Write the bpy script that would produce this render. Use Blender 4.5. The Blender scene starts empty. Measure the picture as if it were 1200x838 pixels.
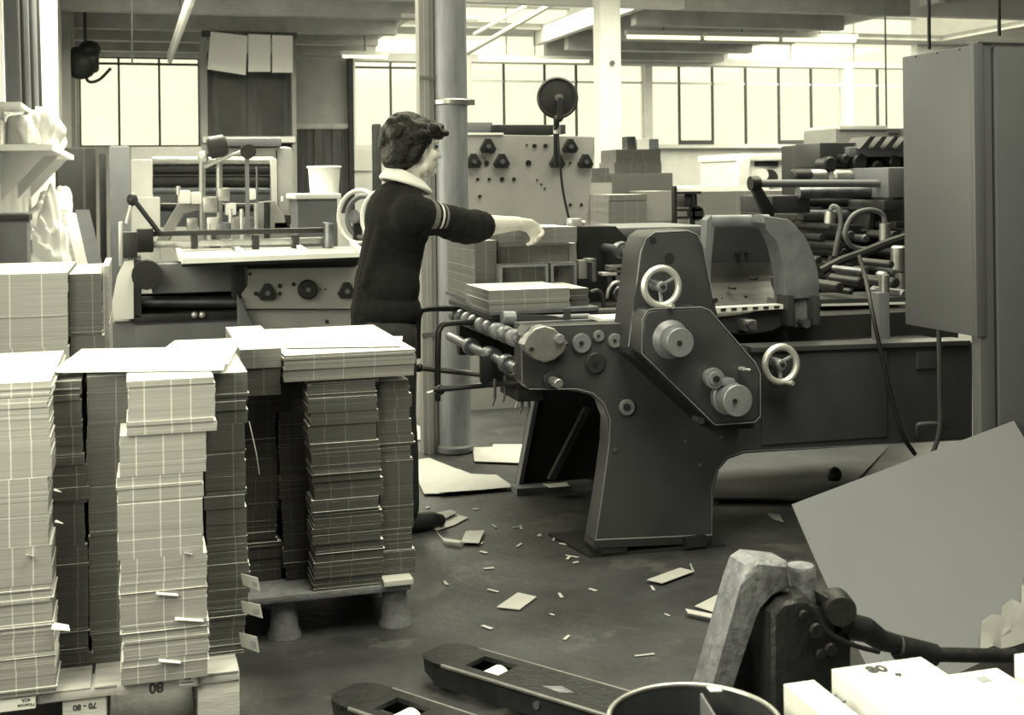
import bpy, bmesh, math, random
from math import sin, cos, pi, radians, atan, sqrt
from mathutils import Vector, Matrix
C = bpy.context.scene.collection
SC = bpy.context.scene
rnd = random.Random(7)

# ------------------------------------------------------------------ camera
FPX, HC, ROLL = 1480.0, 1.37, 0.012          # focal length in pixels of 1200 px, lens height, roll
YAW = atan(440 / 1480)                        # the camera looks to the right of the room's long axis
FW = Vector((sin(YAW), cos(YAW), 0)); RT = Vector((cos(YAW), -sin(YAW), 0)); UP = Vector((0, 0, 1))
cam = bpy.data.cameras.new('camera'); co = bpy.data.objects.new('camera', cam); C.objects.link(co)
r_ = (RT - UP * ROLL).normalized(); u_ = (UP + RT * ROLL).normalized()
m3 = Matrix((r_, u_, -FW)).transposed()
co.matrix_world = Matrix.Translation((0, 0, HC)) @ m3.to_4x4()
cam.sensor_width = 36; cam.lens = 36 * FPX / 1200; cam.shift_y = -204 / 1200
cam.clip_start = 0.05; cam.clip_end = 200
cam.dof.use_dof = True; cam.dof.focus_distance = 4.3; cam.dof.aperture_fstop = 7.0
SC.camera = co
# ------------------------------------------------------------------ sky, daylight, exposure
vs = SC.view_settings; vs.view_transform = 'Standard'; vs.look = 'None'; vs.exposure = 0.0; vs.gamma = 1.0
vs.use_curve_mapping = False
TINT = (1.0, 0.97, 0.70)                     # the sepia print's tone, carried by the daylight
w = bpy.data.worlds.new('overcast_sky'); SC.world = w; w.use_nodes = True
bg = w.node_tree.nodes['Background']; bg.inputs[0].default_value = (1.0, 0.985, 0.67, 1); bg.inputs[1].default_value = 1.3

def area(name, loc, aim, sx, sy, power, tint=TINT, spread=180):
    l = bpy.data.lights.new(name, 'AREA'); l.shape = 'RECTANGLE'; l.size = sx; l.size_y = sy; l.energy = power; l.color = tint; l.spread = radians(spread)
    o = bpy.data.objects.new(name, l); C.objects.link(o); o.location = loc
    o.rotation_euler = (Vector(aim) - Vector(loc)).to_track_quat('-Z', 'Y').to_euler()
    return o
# daylight standing in the roof lights and in the left hand windows beside the camera, plus an added sheet fill
area('rooflight_near', (1.6, 2.2, 3.85), (1.6, 2.2, 0), 2.4, 2.6, 128, spread=125)
area('rooflight_middle', (3.0, 6.6, 3.85), (3.0, 6.6, 0), 4.6, 2.4, 170, spread=125)
area('rooflight_left', (0.4, 10.6, 3.85), (0.4, 10.6, 0), 2.0, 3.0, 300, spread=150)
area('added_sheet_fill', (1.1, 13.15, 3.87), (1.1, 13.15, 0), 2.8, 1.1, 260)  # unseen lamp added to brighten the hanging sheets
area('rooflight_far', (6.0, 11.6, 3.85), (6.0, 11.6, 0), 6.6, 3.0, 330, spread=140)
area('rooflight_centre', (4.95, 16.7, 3.87), (4.95, 16.7, 0), 2.6, 4.8, 220)
area('rooflight_right', (11.9, 17.2, 3.87), (11.9, 17.2, 0), 3.6, 4.2, 420)
area('window_daylight', (-0.97, 2.15, 1.75), (0.6, 2.9, 0.6), 1.5, 1.4, 78)
area('window_daylight_far', (-0.97, 6.2, 1.9), (2, 6.6, 1.0), 2.2, 1.4, 70)

# ------------------------------------------------------------------ helpers
def ray(u, v):
    du, dv = u - 600, v - 215
    a, b = du - ROLL * dv, dv + ROLL * du
    return FW + RT * (a / FPX) - UP * (b / FPX)
def at(u, v, Y):
    d = ray(u, v); return Vector((0, 0, HC)) + d * (Y / d.y)
def fl(u, v, z=0.0):
    d = ray(u, v); return Vector((0, 0, HC)) + d * ((z - HC) / d.z)
def xz(pts, Y): return [(p.x, p.z) for p in (at(u, v, Y) for u, v in pts)]

class MB:
    def __init__(s): s.bm = bmesh.new()
    def _bev(s, vs, b, seg=2):
        if b > 0:
            es = list({e for v in vs for e in v.link_edges})
            bmesh.ops.bevel(s.bm, geom=es, offset=b, segments=seg, affect='EDGES', profile=0.6, clamp_overlap=True)
    def hexa(s, p, b=0):           # p: 8 points, bottom 4 then top 4 (ccw)
        v = [s.bm.verts.new(q) for q in p]
        for f in ((3, 2, 1, 0), (4, 5, 6, 7), (0, 1, 5, 4), (1, 2, 6, 5), (2, 3, 7, 6), (3, 0, 4, 7)):
            s.bm.faces.new([v[i] for i in f])
        s._bev(v, b); return s
    def box(s, x0, x1, y0, y1, z0, z1, b=0):
        if x0 > x1: x0, x1 = x1, x0
        if y0 > y1: y0, y1 = y1, y0
        if z0 > z1: z0, z1 = z1, z0
        return s.hexa([(x0, y0, z0), (x1, y0, z0), (x1, y1, z0), (x0, y1, z0), (x0, y0, z1), (x1, y0, z1), (x1, y1, z1), (x0, y1, z1)], b)
    def obox(s, c, size, rot, b=0):    # rot: 3x3
        c = Vector(c); hx, hy, hz = (q / 2 for q in size)
        P = [c + rot @ Vector(q) for q in ((-hx, -hy, -hz), (hx, -hy, -hz), (hx, hy, -hz), (-hx, hy, -hz), (-hx, -hy, hz), (hx, -hy, hz), (hx, hy, hz), (-hx, hy, hz))]
        return s.hexa(P, b)
    def pbox(s, u0, v0, u1, v1, Y, dep, b=0):   # a box whose front face, standing at depth Y, covers the given picture rectangle
        um, vm = (u0 + u1) / 2, (v0 + v1) / 2
        return s.box(at(u0, vm, Y).x, at(u1, vm, Y).x, Y, Y + dep, at(um, v1, Y).z, at(um, v0, Y).z, b)
    def prism(s, poly, y0, y1, b=0):
        ar = sum(poly[i - 1][0] * poly[i][1] - poly[i][0] * poly[i - 1][1] for i in range(len(poly)))
        if ar < 0: poly = poly[::-1]
        n = len(poly)
        A = [s.bm.verts.new((x, y0, z)) for x, z in poly]; B = [s.bm.verts.new((x, y1, z)) for x, z in poly]
        f0 = s.bm.faces.new(A); s.bm.faces.new(B[::-1])
        for i in range(n): s.bm.faces.new((A[i - 1], B[i - 1], B[i], A[i]))
        if b > 0:
            es = list(f0.edges); bmesh.ops.bevel(s.bm, geom=es, offset=b, segments=3, affect='EDGES', profile=0.6, clamp_overlap=True)
        return s
    def pprism(s, pts, Y, dep, b=0): return s.prism(xz(pts, Y), Y, Y + dep, b)
    def slab(s, pts, th, up=None):     # thin plate over any flat ring of points
        pts = [Vector(p) for p in pts]
        n = Vector(up) if up else (pts[1] - pts[0]).cross(pts[2] - pts[0]).normalized()
        A = [s.bm.verts.new(p) for p in pts]; B = [s.bm.verts.new(p + n * th) for p in pts]
        s.bm.faces.new(A[::-1]); s.bm.faces.new(B)
        for i in range(len(A)): s.bm.faces.new((A[i - 1], A[i], B[i], B[i - 1]))
        return s
    def lathe(s, prof, p0, ax, n=20, arc=None):   # prof: (radius, distance along axis)
        p0 = Vector(p0); ax = Vector(ax).normalized(); e = ax.orthogonal().normalized(); g = ax.cross(e); rows = []
        for r, t in prof:
            if r < 1e-6: rows.append([s.bm.verts.new(p0 + ax * t)])
            else: rows.append([s.bm.verts.new(p0 + ax * t + (e * cos(2 * pi * k / n) + g * sin(2 * pi * k / n)) * r) for k in range(n)])
        for a, b in zip(rows, rows[1:]):
            for k in range(n):
                q = (k + 1) % n
                if len(a) == 1 and len(b) == 1: continue
                if len(a) == 1: s.bm.faces.new((a[0], b[q], b[k]))
                elif len(b) == 1: s.bm.faces.new((a[k], a[q], b[0]))
                else: s.bm.faces.new((a[k], a[q], b[q], b[k]))
        return s
    def cyl(s, p0, p1, r, r2=None, n=16, b=0):
        p0, p1 = Vector(p0), Vector(p1); L = (p1 - p0).length; r2 = r if r2 is None else r2
        if b: prof = [(0, 0), (r - b, 0), (r, b), (r2, L - b), (r2 - b, L), (0, L)]
        else: prof = [(0, 0), (r, 0), (r2, L), (0, L)]
        return s.lathe(prof, p0, p1 - p0, n)
    def ring(s, c, ax, R, r, n=28, m=8):
        c = Vector(c); ax = Vector(ax).normalized(); e = ax.orthogonal().normalized(); g = ax.cross(e); rows = []
        for k in range(n):
            d = e * cos(2 * pi * k / n) + g * sin(2 * pi * k / n)
            rows.append([s.bm.verts.new(c + d * (R + r * cos(2 * pi * j / m)) + ax * r * sin(2 * pi * j / m)) for j in range(m)])
        for k in range(n):
            for j in range(m):
                s.bm.faces.new((rows[k - 1][j - 1], rows[k][j - 1], rows[k][j], rows[k - 1][j]))
        return s
    def tube(s, pts, r, n=8, sub=6, r1=None):
        P = [Vector(p) for p in pts]; Q = []
        if len(P) > 2 and sub > 1:
            E = [P[0] * 2 - P[1]] + P + [P[-1] * 2 - P[-2]]
            for i in range(1, len(E) - 2):
                for k in range(sub):
                    t = k / sub; a, b, c, d = E[i - 1:i + 3]
                    Q.append(0.5 * (2 * b + (c - a) * t + (2 * a - 5 * b + 4 * c - d) * t * t + (3 * b - a - 3 * c + d) * t ** 3))
            Q.append(P[-1])
        else: Q = P
        rows = []; e = None
        for i, p in enumerate(Q):
            t = (Q[min(i + 1, len(Q) - 1)] - Q[max(i - 1, 0)]).normalized()
            e = t.orthogonal().normalized() if e is None else (e - t * e.dot(t)).normalized()
            g = t.cross(e); rr = r if r1 is None else r + (r1 - r) * i / (len(Q) - 1)
            rows.append([s.bm.verts.new(p + (e * cos(2 * pi * k / n) + g * sin(2 * pi * k / n)) * rr) for k in range(n)])
        for a, b in zip(rows, rows[1:]):
            for k in range(n): s.bm.faces.new((a[k - 1], a[k], b[k], b[k - 1]))
        s.bm.faces.new(rows[0][::-1]); s.bm.faces.new(rows[-1]); return s
    def ball(s, c, rad, nu=14, nv=9, rot=None):
        if not hasattr(rad, '__len__'): rad = (rad,) * 3
        M = Matrix.Translation(c) @ (rot.to_4x4() if rot else Matrix.Identity(4)) @ Matrix.Diagonal((*rad, 1))
        bmesh.ops.create_uvsphere(s.bm, u_segments=nu, v_segments=nv, radius=1, matrix=M); return s
    def chain(s, pr, n=14):            # tapered limb through (point, radius)
        for (p, r) in pr: s.ball(p, r, n, 8)
        for (p, r), (q, t) in zip(pr, pr[1:]): s.cyl(p, q, r, t, n)
        return s

ORG = {}
def fin(name, mb, mat, org, smooth=True, angle=35):
    me = bpy.data.meshes.new(name); bm = mb.bm
    bmesh.ops.recalc_face_normals(bm, faces=bm.faces)
    bmesh.ops.translate(bm, verts=bm.verts, vec=-org); bm.to_mesh(me); bm.free()
    if smooth:
        me.polygons.foreach_set('use_smooth', [True] * len(me.polygons)); me.set_sharp_from_angle(angle=radians(angle))
    for m in (mat if isinstance(mat, (list, tuple)) else [mat]): me.materials.append(m)
    o = bpy.data.objects.new(name, me); C.objects.link(o); return o
def tag(o, label, cat, group=None):
    o['label'] = label; o['category'] = cat
    if group: o['group'] = group
    return o
def thing(name, label, cat, loc, group=None):
    o = bpy.data.objects.new(name, None); o.empty_display_size = 0.1; C.objects.link(o)
    o.location = loc; ORG[o] = Vector(loc); return tag(o, label, cat, group)
def part(name, mb, mat, parent, label=None):
    org = ORG[parent]; o = fin(name, mb, mat, org); o.parent = parent; ORG[o] = org
    if label: o['label'] = label
    return o
def single(name, label, cat, mb, mat, group=None):
    vs_ = mb.bm.verts; lo = Vector([min(v.co[i] for v in vs_) for i in range(3)]); hi = Vector([max(v.co[i] for v in vs_) for i in range(3)])
    org = Vector(((lo.x + hi.x) / 2, (lo.y + hi.y) / 2, lo.z)); o = fin(name, mb, mat, org); o.location = org; ORG[o] = org
    return tag(o, label, cat, group)
def struct(name, mb, mat):
    o = fin(name, mb, mat, Vector((0, 0, 0))); o['kind'] = 'structure'; ORG[o] = Vector((0, 0, 0)); return o
def plate(mb, ua, ub, va, vb, holes, put):      # a wall or ceiling plane cut up round rectangular openings
    us = sorted({ua, ub, *[h[0] for h in holes], *[h[1] for h in holes]}); vz = sorted({va, vb, *[h[2] for h in holes], *[h[3] for h in holes]})
    for a, b in zip(us, us[1:]):
        run = None
        for c, d in zip(vz, vz[1:]):
            mu, mv = (a + b) / 2, (c + d) / 2
            hole = any(h[0] < mu < h[1] and h[2] < mv < h[3] for h in holes) or not (ua < mu < ub and va < mv < vb)
            if hole:
                if run: put(mb, a, b, *run); run = None
            else: run = (run[0], d) if run else (c, d)
        if run: put(mb, a, b, *run)

def mat(name, g, rough=0.6, metal=0.0, var=0.0, scale=8.0, bump=0.0, bscale=60.0, tint=None, spec=0.4, wear=None, stretch=(1, 1, 1)):
    m = bpy.data.materials.new(name); m.use_nodes = True; nt = m.node_tree; N = nt.nodes; L = nt.links
    b = N['Principled BSDF']; tint = tint or ((.955, 1.0, 1.12) if g < .3 else (1, 1, 1)); col = (g * tint[0], g * tint[1], g * tint[2], 1)
    b.inputs['Base Color'].default_value = col; b.inputs['Roughness'].default_value = rough; b.inputs['Metallic'].default_value = metal
    b.inputs['Specular IOR Level'].default_value = spec
    tc = N.new('ShaderNodeTexCoord'); mp = N.new('ShaderNodeMapping'); mp.inputs['Scale'].default_value = stretch
    L.new(tc.outputs['Object'], mp.inputs['Vector'])
    if var > 0 or wear:
        n = N.new('ShaderNodeTexNoise'); n.inputs['Scale'].default_value = scale; n.inputs['Detail'].default_value = 6; n.inputs['Roughness'].default_value = 0.62
        L.new(mp.outputs[0], n.inputs['Vector'])
        r = N.new('ShaderNodeValToRGB'); r.color_ramp.elements[0].position = 0.3; r.color_ramp.elements[1].position = 0.7
        lo, hi = 1 - var, 1 + var
        r.color_ramp.elements[0].color = (*[c * lo for c in col[:3]], 1); r.color_ramp.elements[1].color = (*[min(1, c * hi) for c in col[:3]], 1)
        L.new(n.outputs['Fac'], r.inputs['Fac']); out = r.outputs['Color']
        if wear:       # (scale, threshold, colour): worn or dirty patches
            n2 = N.new('ShaderNodeTexNoise'); n2.inputs['Scale'].default_value = wear[0]; n2.inputs['Detail'].default_value = 9; n2.inputs['Roughness'].default_value = 0.7
            L.new(tc.outputs['Object'], n2.inputs['Vector'])
            r2 = N.new('ShaderNodeValToRGB'); r2.color_ramp.elements[0].position = wear[1]; r2.color_ramp.elements[1].position = wear[1] + 0.06
            r2.color_ramp.elements[0].color = (0, 0, 0, 1); r2.color_ramp.elements[1].color = (1, 1, 1, 1)
            L.new(n2.outputs['Fac'], r2.inputs['Fac'])
            mx = N.new('ShaderNodeMix'); mx.data_type = 'RGBA'; L.new(r2.outputs['Color'], mx.inputs[0]); L.new(out, mx.inputs[6])
            mx.inputs[7].default_value = (wear[2],) * 3 + (1,); out = mx.outputs[2]
        L.new(out, b.inputs['Base Color'])
    if bump > 0:
        n = N.new('ShaderNodeTexNoise'); n.inputs['Scale'].default_value = bscale; n.inputs['Detail'].default_value = 4
        L.new(mp.outputs[0], n.inputs['Vector'])
        bp = N.new('ShaderNodeBump'); bp.inputs['Strength'].default_value = bump; bp.inputs['Distance'].default_value = 0.01
        L.new(n.outputs['Fac'], bp.inputs['Height']); L.new(bp.outputs['Normal'], b.inputs['Normal'])
    return m

def card_mat(name, edge, top, lines, lw=0.0028):
    """Cut edges of piled card: fine layers, pale score marks across the front, plain white face on top."""
    m = bpy.data.materials.new(name); m.use_nodes = True; nt = m.node_tree; N = nt.nodes; L = nt.links; b = N['Principled BSDF']
    b.inputs['Roughness'].default_value = 0.75; b.inputs['Specular IOR Level'].default_value = 0.2
    tc = N.new('ShaderNodeTexCoord'); sx = N.new('ShaderNodeSeparateXYZ'); L.new(tc.outputs['Object'], sx.inputs[0])
    mp = N.new('ShaderNodeMapping'); mp.inputs['Scale'].default_value = (3, 3, 420); L.new(tc.outputs['Object'], mp.inputs['Vector'])
    n = N.new('ShaderNodeTexNoise'); n.inputs['Scale'].default_value = 1.0; n.inputs['Detail'].default_value = 3; L.new(mp.outputs[0], n.inputs['Vector'])
    r = N.new('ShaderNodeValToRGB'); r.color_ramp.elements[0].position = 0.28; r.color_ramp.elements[1].position = 0.74
    r.color_ramp.elements[0].color = (edge * .8,) * 3 + (1,); r.color_ramp.elements[1].color = (edge * 1.2,) * 3 + (1,)
    L.new(n.outputs['Fac'], r.inputs['Fac'])
    def math(op, a, bb):
        k = N.new('ShaderNodeMath'); k.operation = op
        for i, q in enumerate((a, bb)):
            if q is None: continue
            if isinstance(q, (int, float)): k.inputs[i].default_value = q
            else: L.new(q, k.inputs[i])
        return k.outputs[0]
    n3 = N.new('ShaderNodeTexNoise'); mp3 = N.new('ShaderNodeMapping'); mp3.inputs['Scale'].default_value = (0, 0, 60); L.new(tc.outputs['Object'], mp3.inputs['Vector']); L.new(mp3.outputs[0], n3.inputs['Vector'])
    jx = math('ADD', sx.outputs['X'], math('MULTIPLY', math('SUBTRACT', n3.outputs['Fac'], 0.5), 0.006))
    tot = 0.0
    for x in lines:
        t = math('LESS_THAN', math('ABSOLUTE', math('SUBTRACT', jx, x), None), lw / 2); tot = math('MAXIMUM', tot, t)
    for y in (-0.2, -0.06, 0.1, 0.22):
        t = math('LESS_THAN', math('ABSOLUTE', math('SUBTRACT', sx.outputs['Y'], y), None), lw / 2); tot = math('MAXIMUM', tot, t)
    m1 = N.new('ShaderNodeMix'); m1.data_type = 'RGBA'; L.new(math('MULTIPLY', tot, 0.75), m1.inputs[0]); L.new(r.outputs['Color'], m1.inputs[6]); m1.inputs[7].default_value = (min(.85, edge * 2.1),) * 3 + (1,)
    g = N.new('ShaderNodeNewGeometry'); s2 = N.new('ShaderNodeSeparateXYZ'); L.new(g.outputs['Normal'], s2.inputs[0])
    tp = math('GREATER_THAN', math('ABSOLUTE', s2.outputs['Z'], None), 0.7)
    m2 = N.new('ShaderNodeMix'); m2.data_type = 'RGBA'; L.new(tp, m2.inputs[0]); L.new(m1.outputs[2], m2.inputs[6]); m2.inputs[7].default_value = (top,) * 3 + (1,)
    L.new(m2.outputs[2], b.inputs['Base Color']); return m

GR = (0.945, 1.0, 1.12)
M = dict(
    floor=mat('concrete_floor', .043, .5, var=.6, scale=2.6, bump=.25, bscale=30, wear=(3.0, .56, .075)),
    plaster=mat('white_plaster', .78, .8, var=.12, scale=3, bump=.1),
    grime=mat('grey_plaster', .30, .85, var=.2, scale=2),
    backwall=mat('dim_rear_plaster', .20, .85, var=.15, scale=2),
    ceil=mat('ceiling_boards', .48, .8, var=.15, scale=2),
    beam=mat('painted_beam', .42, .7, var=.2, scale=3),
    whitebeam=mat('white_painted_steel', .72, .6, var=.08, scale=4),
    winframe=mat('window_steel', .06, .6),
    paint=mat('machine_enamel', .043, .33, var=.22, scale=4, bump=.05, bscale=220, tint=GR, wear=(9, .72, .05)),
    paint_dark=mat('machine_enamel_dark', .024, .45, var=.25, scale=6, tint=GR),
    paint_light=mat('pale_machine_enamel', .30, .45, var=.1, scale=6, wear=(16, .74, .18)),
    paint_mid=mat('mid_machine_enamel', .15, .5, var=.12, scale=5, wear=(12, .73, .09)),
    steel=mat('worn_steel', .42, .38, metal=.85, var=.2, scale=14),
    steel_dark=mat('oily_steel', .22, .4, metal=.8, var=.3, scale=14),
    chrome=mat('bright_steel', .62, .42, metal=.6),
    cast=mat('worn_casting', .22, .42, metal=.35, var=.25, scale=9, bump=.05, wear=(14, .62, .13)),
    black=mat('black_metal', .018, .45, var=.3, scale=10),
    rubber=mat('black_rubber', .012, .6),
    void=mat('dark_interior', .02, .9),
    white=mat('white_card', .80, .75, var=.03, scale=20),
    paper=mat('floor_paper', .44, .8, var=.06, scale=12),
    board=mat('grey_board_sheet', .145, .7, var=.04, scale=3, bump=.15, bscale=500),
    cab=mat('cabinet_enamel', .095, .45, var=.07, scale=3, bump=.05, bscale=150, wear=(7, .73, .2)),
    wood=mat('pallet_wood', .46, .8, var=.25, scale=5, stretch=(1, 8, 8), bump=.2, bscale=30),
    fibre=mat('pressed_wood', .17, .85, var=.25, scale=30, bump=.3, bscale=80),
    darkwood=mat('dark_stained_boards', .06, .6, var=.5, scale=3, stretch=(6, 6, .5)),
    skin=mat('skin', .62, .5, var=.04, scale=30, tint=(1, .97, .93)),
    hair=mat('dark_hair', .004, .5, var=.5, scale=60, bump=.8, bscale=60, spec=.3),
    trousers=mat('black_trousers', .022, .85, var=.3, scale=30),
    shoe=mat('black_shoe', .012, .5),
    cloth=mat('white_cloth', .75, .9),
    ink=mat('printed_ink', .05, .7),
    redink=mat('faded_ink', .28, .7),
    jack=mat('pallet_truck_paint', .022, .42, metal=.3, var=.4, scale=12, bump=.25, bscale=60, wear=(11, .68, .30)),
    jackworn=mat('worn_pallet_truck_steel', .20, .5, metal=.3, var=.45, scale=26, bump=.3, bscale=60, wear=(9, .63, .10)),
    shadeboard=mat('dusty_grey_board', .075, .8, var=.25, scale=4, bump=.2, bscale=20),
    tin=mat('bin_tin', .09, .4, metal=.6, var=.2, scale=8),
    column=mat('galvanised_column', .26, .5, metal=.15, var=.28, scale=7, stretch=(3, 3, .4), bump=.06, wear=(8, .70, .16)),
    glass_lamp=None)
# ------------------------------------------------------------------ the room
XL, XR, YB, YF, ZC = -0.85, 18.5, 20.0, -4.0, 3.82
def glassmat():
    m = bpy.data.materials.new('window_glass'); m.use_nodes = True; nt = m.node_tree; N = nt.nodes
    N.remove(N['Principled BSDF']); t = N.new('ShaderNodeBsdfTransparent'); g = N.new('ShaderNodeBsdfGlossy'); g.inputs['Roughness'].default_value = .1
    x = N.new('ShaderNodeMixShader'); x.inputs[0].default_value = .06; nt.links.new(t.outputs[0], x.inputs[1]); nt.links.new(g.outputs[0], x.inputs[2])
    nt.links.new(x.outputs[0], N['Material Output'].inputs[0]); return m
M['glass'] = glassmat()
struct('floor', MB().box(XL - .1, XR, YF, YB + .2, -.1, 0), M['floor'])
def wx(u, v=120): return at(u, v, YB).x
W = [  # picture span of each window on the far wall, its mullions, sill and head
    (93, 234, [139.5, 187], 2.00, 3.36), (416, 507, [459], 2.0, 3.36), (553, 756, [592, 640, 677], 2.0, 3.37),
    (765, 990, [798, 837, 876, 915, 953], 1.99, 3.37), (1000, 1225, [1031, 1068, 1106, 1146, 1186], 1.99, 3.38)]
holes = [(wx(a), wx(b), z0, z1) for a, b, _, z0, z1 in W]
CLER = [(3.7, 7.0, 3.47, 4.3), (9.9, 13.7, 3.47, 4.3)]               # glazing under the roof lights
holes += CLER
mb = MB(); plate(mb, XL - .1, XR, 0, 4.4, holes, lambda m, a, b, c, d: m.box(a, b, YB, YB + .2, c, d)); struct('wall_back', mb, M['plaster'])
for i, (a, b, mull, z0, z1) in enumerate(W):
    x0, x1 = wx(a), wx(b); t = .022
    f = MB(); f.box(x0, x1, YB + .06, YB + .1, z0, z0 + t).box(x0, x1, YB + .06, YB + .1, z1 - t, z1)
    f.box(x0, x0 + t, YB + .06, YB + .1, z0 + t, z1 - t).box(x1 - t, x1, YB + .06, YB + .1, z0 + t, z1 - t)
    wo = struct('window_%d' % (i + 1), f, M['winframe'] if i == 0 else M['whitebeam'])  # white outer frames stand in for the glare that swallows them
    zt = at(780, 97, YB).z if i >= 2 else z1 - .10
    edges = [x0 + t] + [wx(q) for q in mull] + [x1 - t]
    for q in mull: part('mullion', MB().box(wx(q) - .017, wx(q) + .017, YB + .05, YB + .1, z0 + t, z1 - t), M['winframe'], wo)
    part('transom', MB().box(x0 + t, x1 - t, YB + .055, YB + .095, zt - .018, zt + .018), M['whitebeam'] if i >= 2 else M['winframe'], wo)
    for e0, e1 in zip(edges, edges[1:]): part('pane', MB().box(e0, e1, YB + .075, YB + .08, z0 + t, z1 - t), M['glass'], wo)
    if i == 3:
        for q0, q1 in ((798, 837), (915, 953)): part('opening_sash', MB().box(wx(q0), wx(q1), YB + .045, YB + .1, z0 + t, z0 + .09), M['winframe'], wo)
    if i >= 2: part('window_sill', MB().box(x0 - .05, x1 + .05, YB - .12, YB + .05, z0 - .05, z0), M['whitebeam'], wo)
for i, (x0, x1, z0, z1) in enumerate(CLER):
    f = MB().box(x0, x1, YB + .06, YB + .1, z0, z0 + .03).box(x0, x1, YB + .06, YB + .1, z1 - .03, z1)
    wo = struct('window_%d' % (8 + i), f, M['whitebeam'])
    for k in range(3):
        xa, xb = x0 + (x1 - x0) * k / 3, x0 + (x1 - x0) * (k + 1) / 3
        part('pane', MB().box(xa + .01, xb - .01, YB + .075, YB + .08, z0, z1), M['glass'], wo); part('mullion', MB().box(xa - .01, xa + .01, YB + .06, YB + .1, z0, z1), M['whitebeam'], wo)
hl = [(1.4, 2.9, 1.0, 2.5), (5.1, 7.3, 1.2, 2.6)]
mb = MB(); plate(mb, YF, YB + .2, 0, 4.4, hl, lambda m, a, b, c, d: m.box(XL - .1, XL, a, b, c, d)); struct('wall_left', mb, M['plaster'])
for i, (a, b, c, d) in enumerate(hl):
    f = MB(); f.box(XL - .08, XL - .04, a, b, c, c + .04).box(XL - .08, XL - .04, a, b, d - .04, d)
    for y in (a, (a + b) / 2 - .02, b - .04): f.box(XL - .08, XL - .04, y, y + .04, c, d)
    struct('window_%d' % (6 + i), f, M['winframe'])
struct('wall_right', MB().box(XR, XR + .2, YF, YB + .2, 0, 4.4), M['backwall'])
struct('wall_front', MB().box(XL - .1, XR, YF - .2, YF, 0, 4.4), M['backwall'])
hc = [(.4, 2.8, .9, 3.5), (.7, 5.3, 5.4, 7.8), (-.6, 1.4, 9.1, 12.1), (2.7, 9.3, 10.1, 13.1), (-.4, 2.6, 12.5, 13.8), (3.6, 6.3, 14.2, 19.2), (10.0, 13.8, 15.0, 19.4)]  # small far left opening added for the sheet fill lamp
mb = MB(); plate(mb, XL - .1, XR, YF, YB + .2, hc, lambda m, a, b, c, d: m.box(a, b, c, d, ZC, ZC + .1)); struct('ceiling', mb, M['ceil'])
n = 0
for y, zl, h in ((14.3, 3.50, .32), (15.9, 3.50, .22), (17.3, 3.46, .28), (18.7, 3.46, .22), (19.75, 3.42, .4)):
    for xa, xb, mm in ((XL, 3.5, 'beam'), (3.5, 6.5, 'whitebeam'), (6.5, 9.7, 'beam'), (9.7, XR, 'whitebeam')):  # whiter stretches have the glow of the roof lights put into their colour
        if mm == 'whitebeam' and y > 15: continue
        n += 1; struct('trim_%d' % n, MB().box(xa, xb, y, y + .18, zl, zl + h + .1, .01), M[mm])
for x in (3.55, 6.3, 9.9):                                     # kerbs along the roof lights
    n += 1; struct('trim_%d' % n, MB().box(x - .06, x + .06, 13.9, 19.7, 3.62, 3.9), M['whitebeam'])
n += 1; struct('trim_%d' % n, MB().box(XL, XL + .12, 11.8, 13.2, 0, ZC), M['plaster'])       # pilaster on the left wall
n += 1; struct('trim_%d' % n, MB().box(XL, XL + .10, 16.2, 17.4, 0, ZC), M['grime'])
# pale roof ties seen against the roof light
for (a, b, r) in (((548, 62, 17), (662, -4, 14.6), .035), ((556, 40, 17), (640, -6, 15), .025), ((470, 18, 15.5), (560, 22, 15.5), .03)):
    single('roof_tie', {548: 'long pale roof tie running diagonally under the bright roof light right of the round column',
                        556: 'shorter pale roof tie above the long diagonal one, right of the round column',
                        470: 'level pale roof tie behind the top of the round column'}[a[0]], 'roof tie', MB().tube([at(*a), at(*b)], r), M['whitebeam'])

# round column with its channel and clamp
t = thing('support_column', 'round galvanised column with pipe clamp behind the woman', 'column', (1.545, 6.28, 0))
cx, cy = 1.545, 6.28
part('shaft', MB().cyl((cx, cy, .03), (cx, cy, ZC), .085, n=28), M['column'], t)
part('base_ring', MB().cyl((cx, cy, 0), (cx, cy, .045), .097, n=28, b=.01), M['paint_mid'], t)
zc = at(533, 119, 6.2).z
part('clamp', MB().cyl((cx, cy, zc - .016), (cx, cy, zc + .016), .096, n=28, b=.006).box(cx + .07, cx + .12, cy - .03, cy - .01, zc - .014, zc + .014), M['steel'], t)
part('cable_channel', MB().box(cx - .165, cx - .088, cy - .01, cy + .07, 0, ZC, .004).box(cx - .14, cx - .115, cy - .025, cy - .01, 0, ZC), M['paint_light'], t, 'flat pale channel fixed along the left side of the column')
for z in (.6, 1.9, 2.8): part('channel_strap', MB().box(cx - .17, cx - .08, cy - .03, cy - .01, z, z + .02), M['steel'], t)
p = at(717, 150, 13.6)
t = thing('steel_column', 'square white painted column in front of the far windows', 'column', (p.x, 13.7, 0))
part('shaft', MB().box(p.x - .125, p.x + .125, 13.6, 13.85, .02, ZC, .012), M['whitebeam'], t)
part('foot_plate', MB().box(p.x - .2, p.x + .2, 13.52, 13.93, 0, .02), M['beam'], t)
part('bolt', MB().cyl((p.x + .01, 13.605, at(717, 74, 13.6).z), (p.x + .01, 13.58, at(717, 74, 13.6).z), .03), M['steel_dark'], t)

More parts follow.
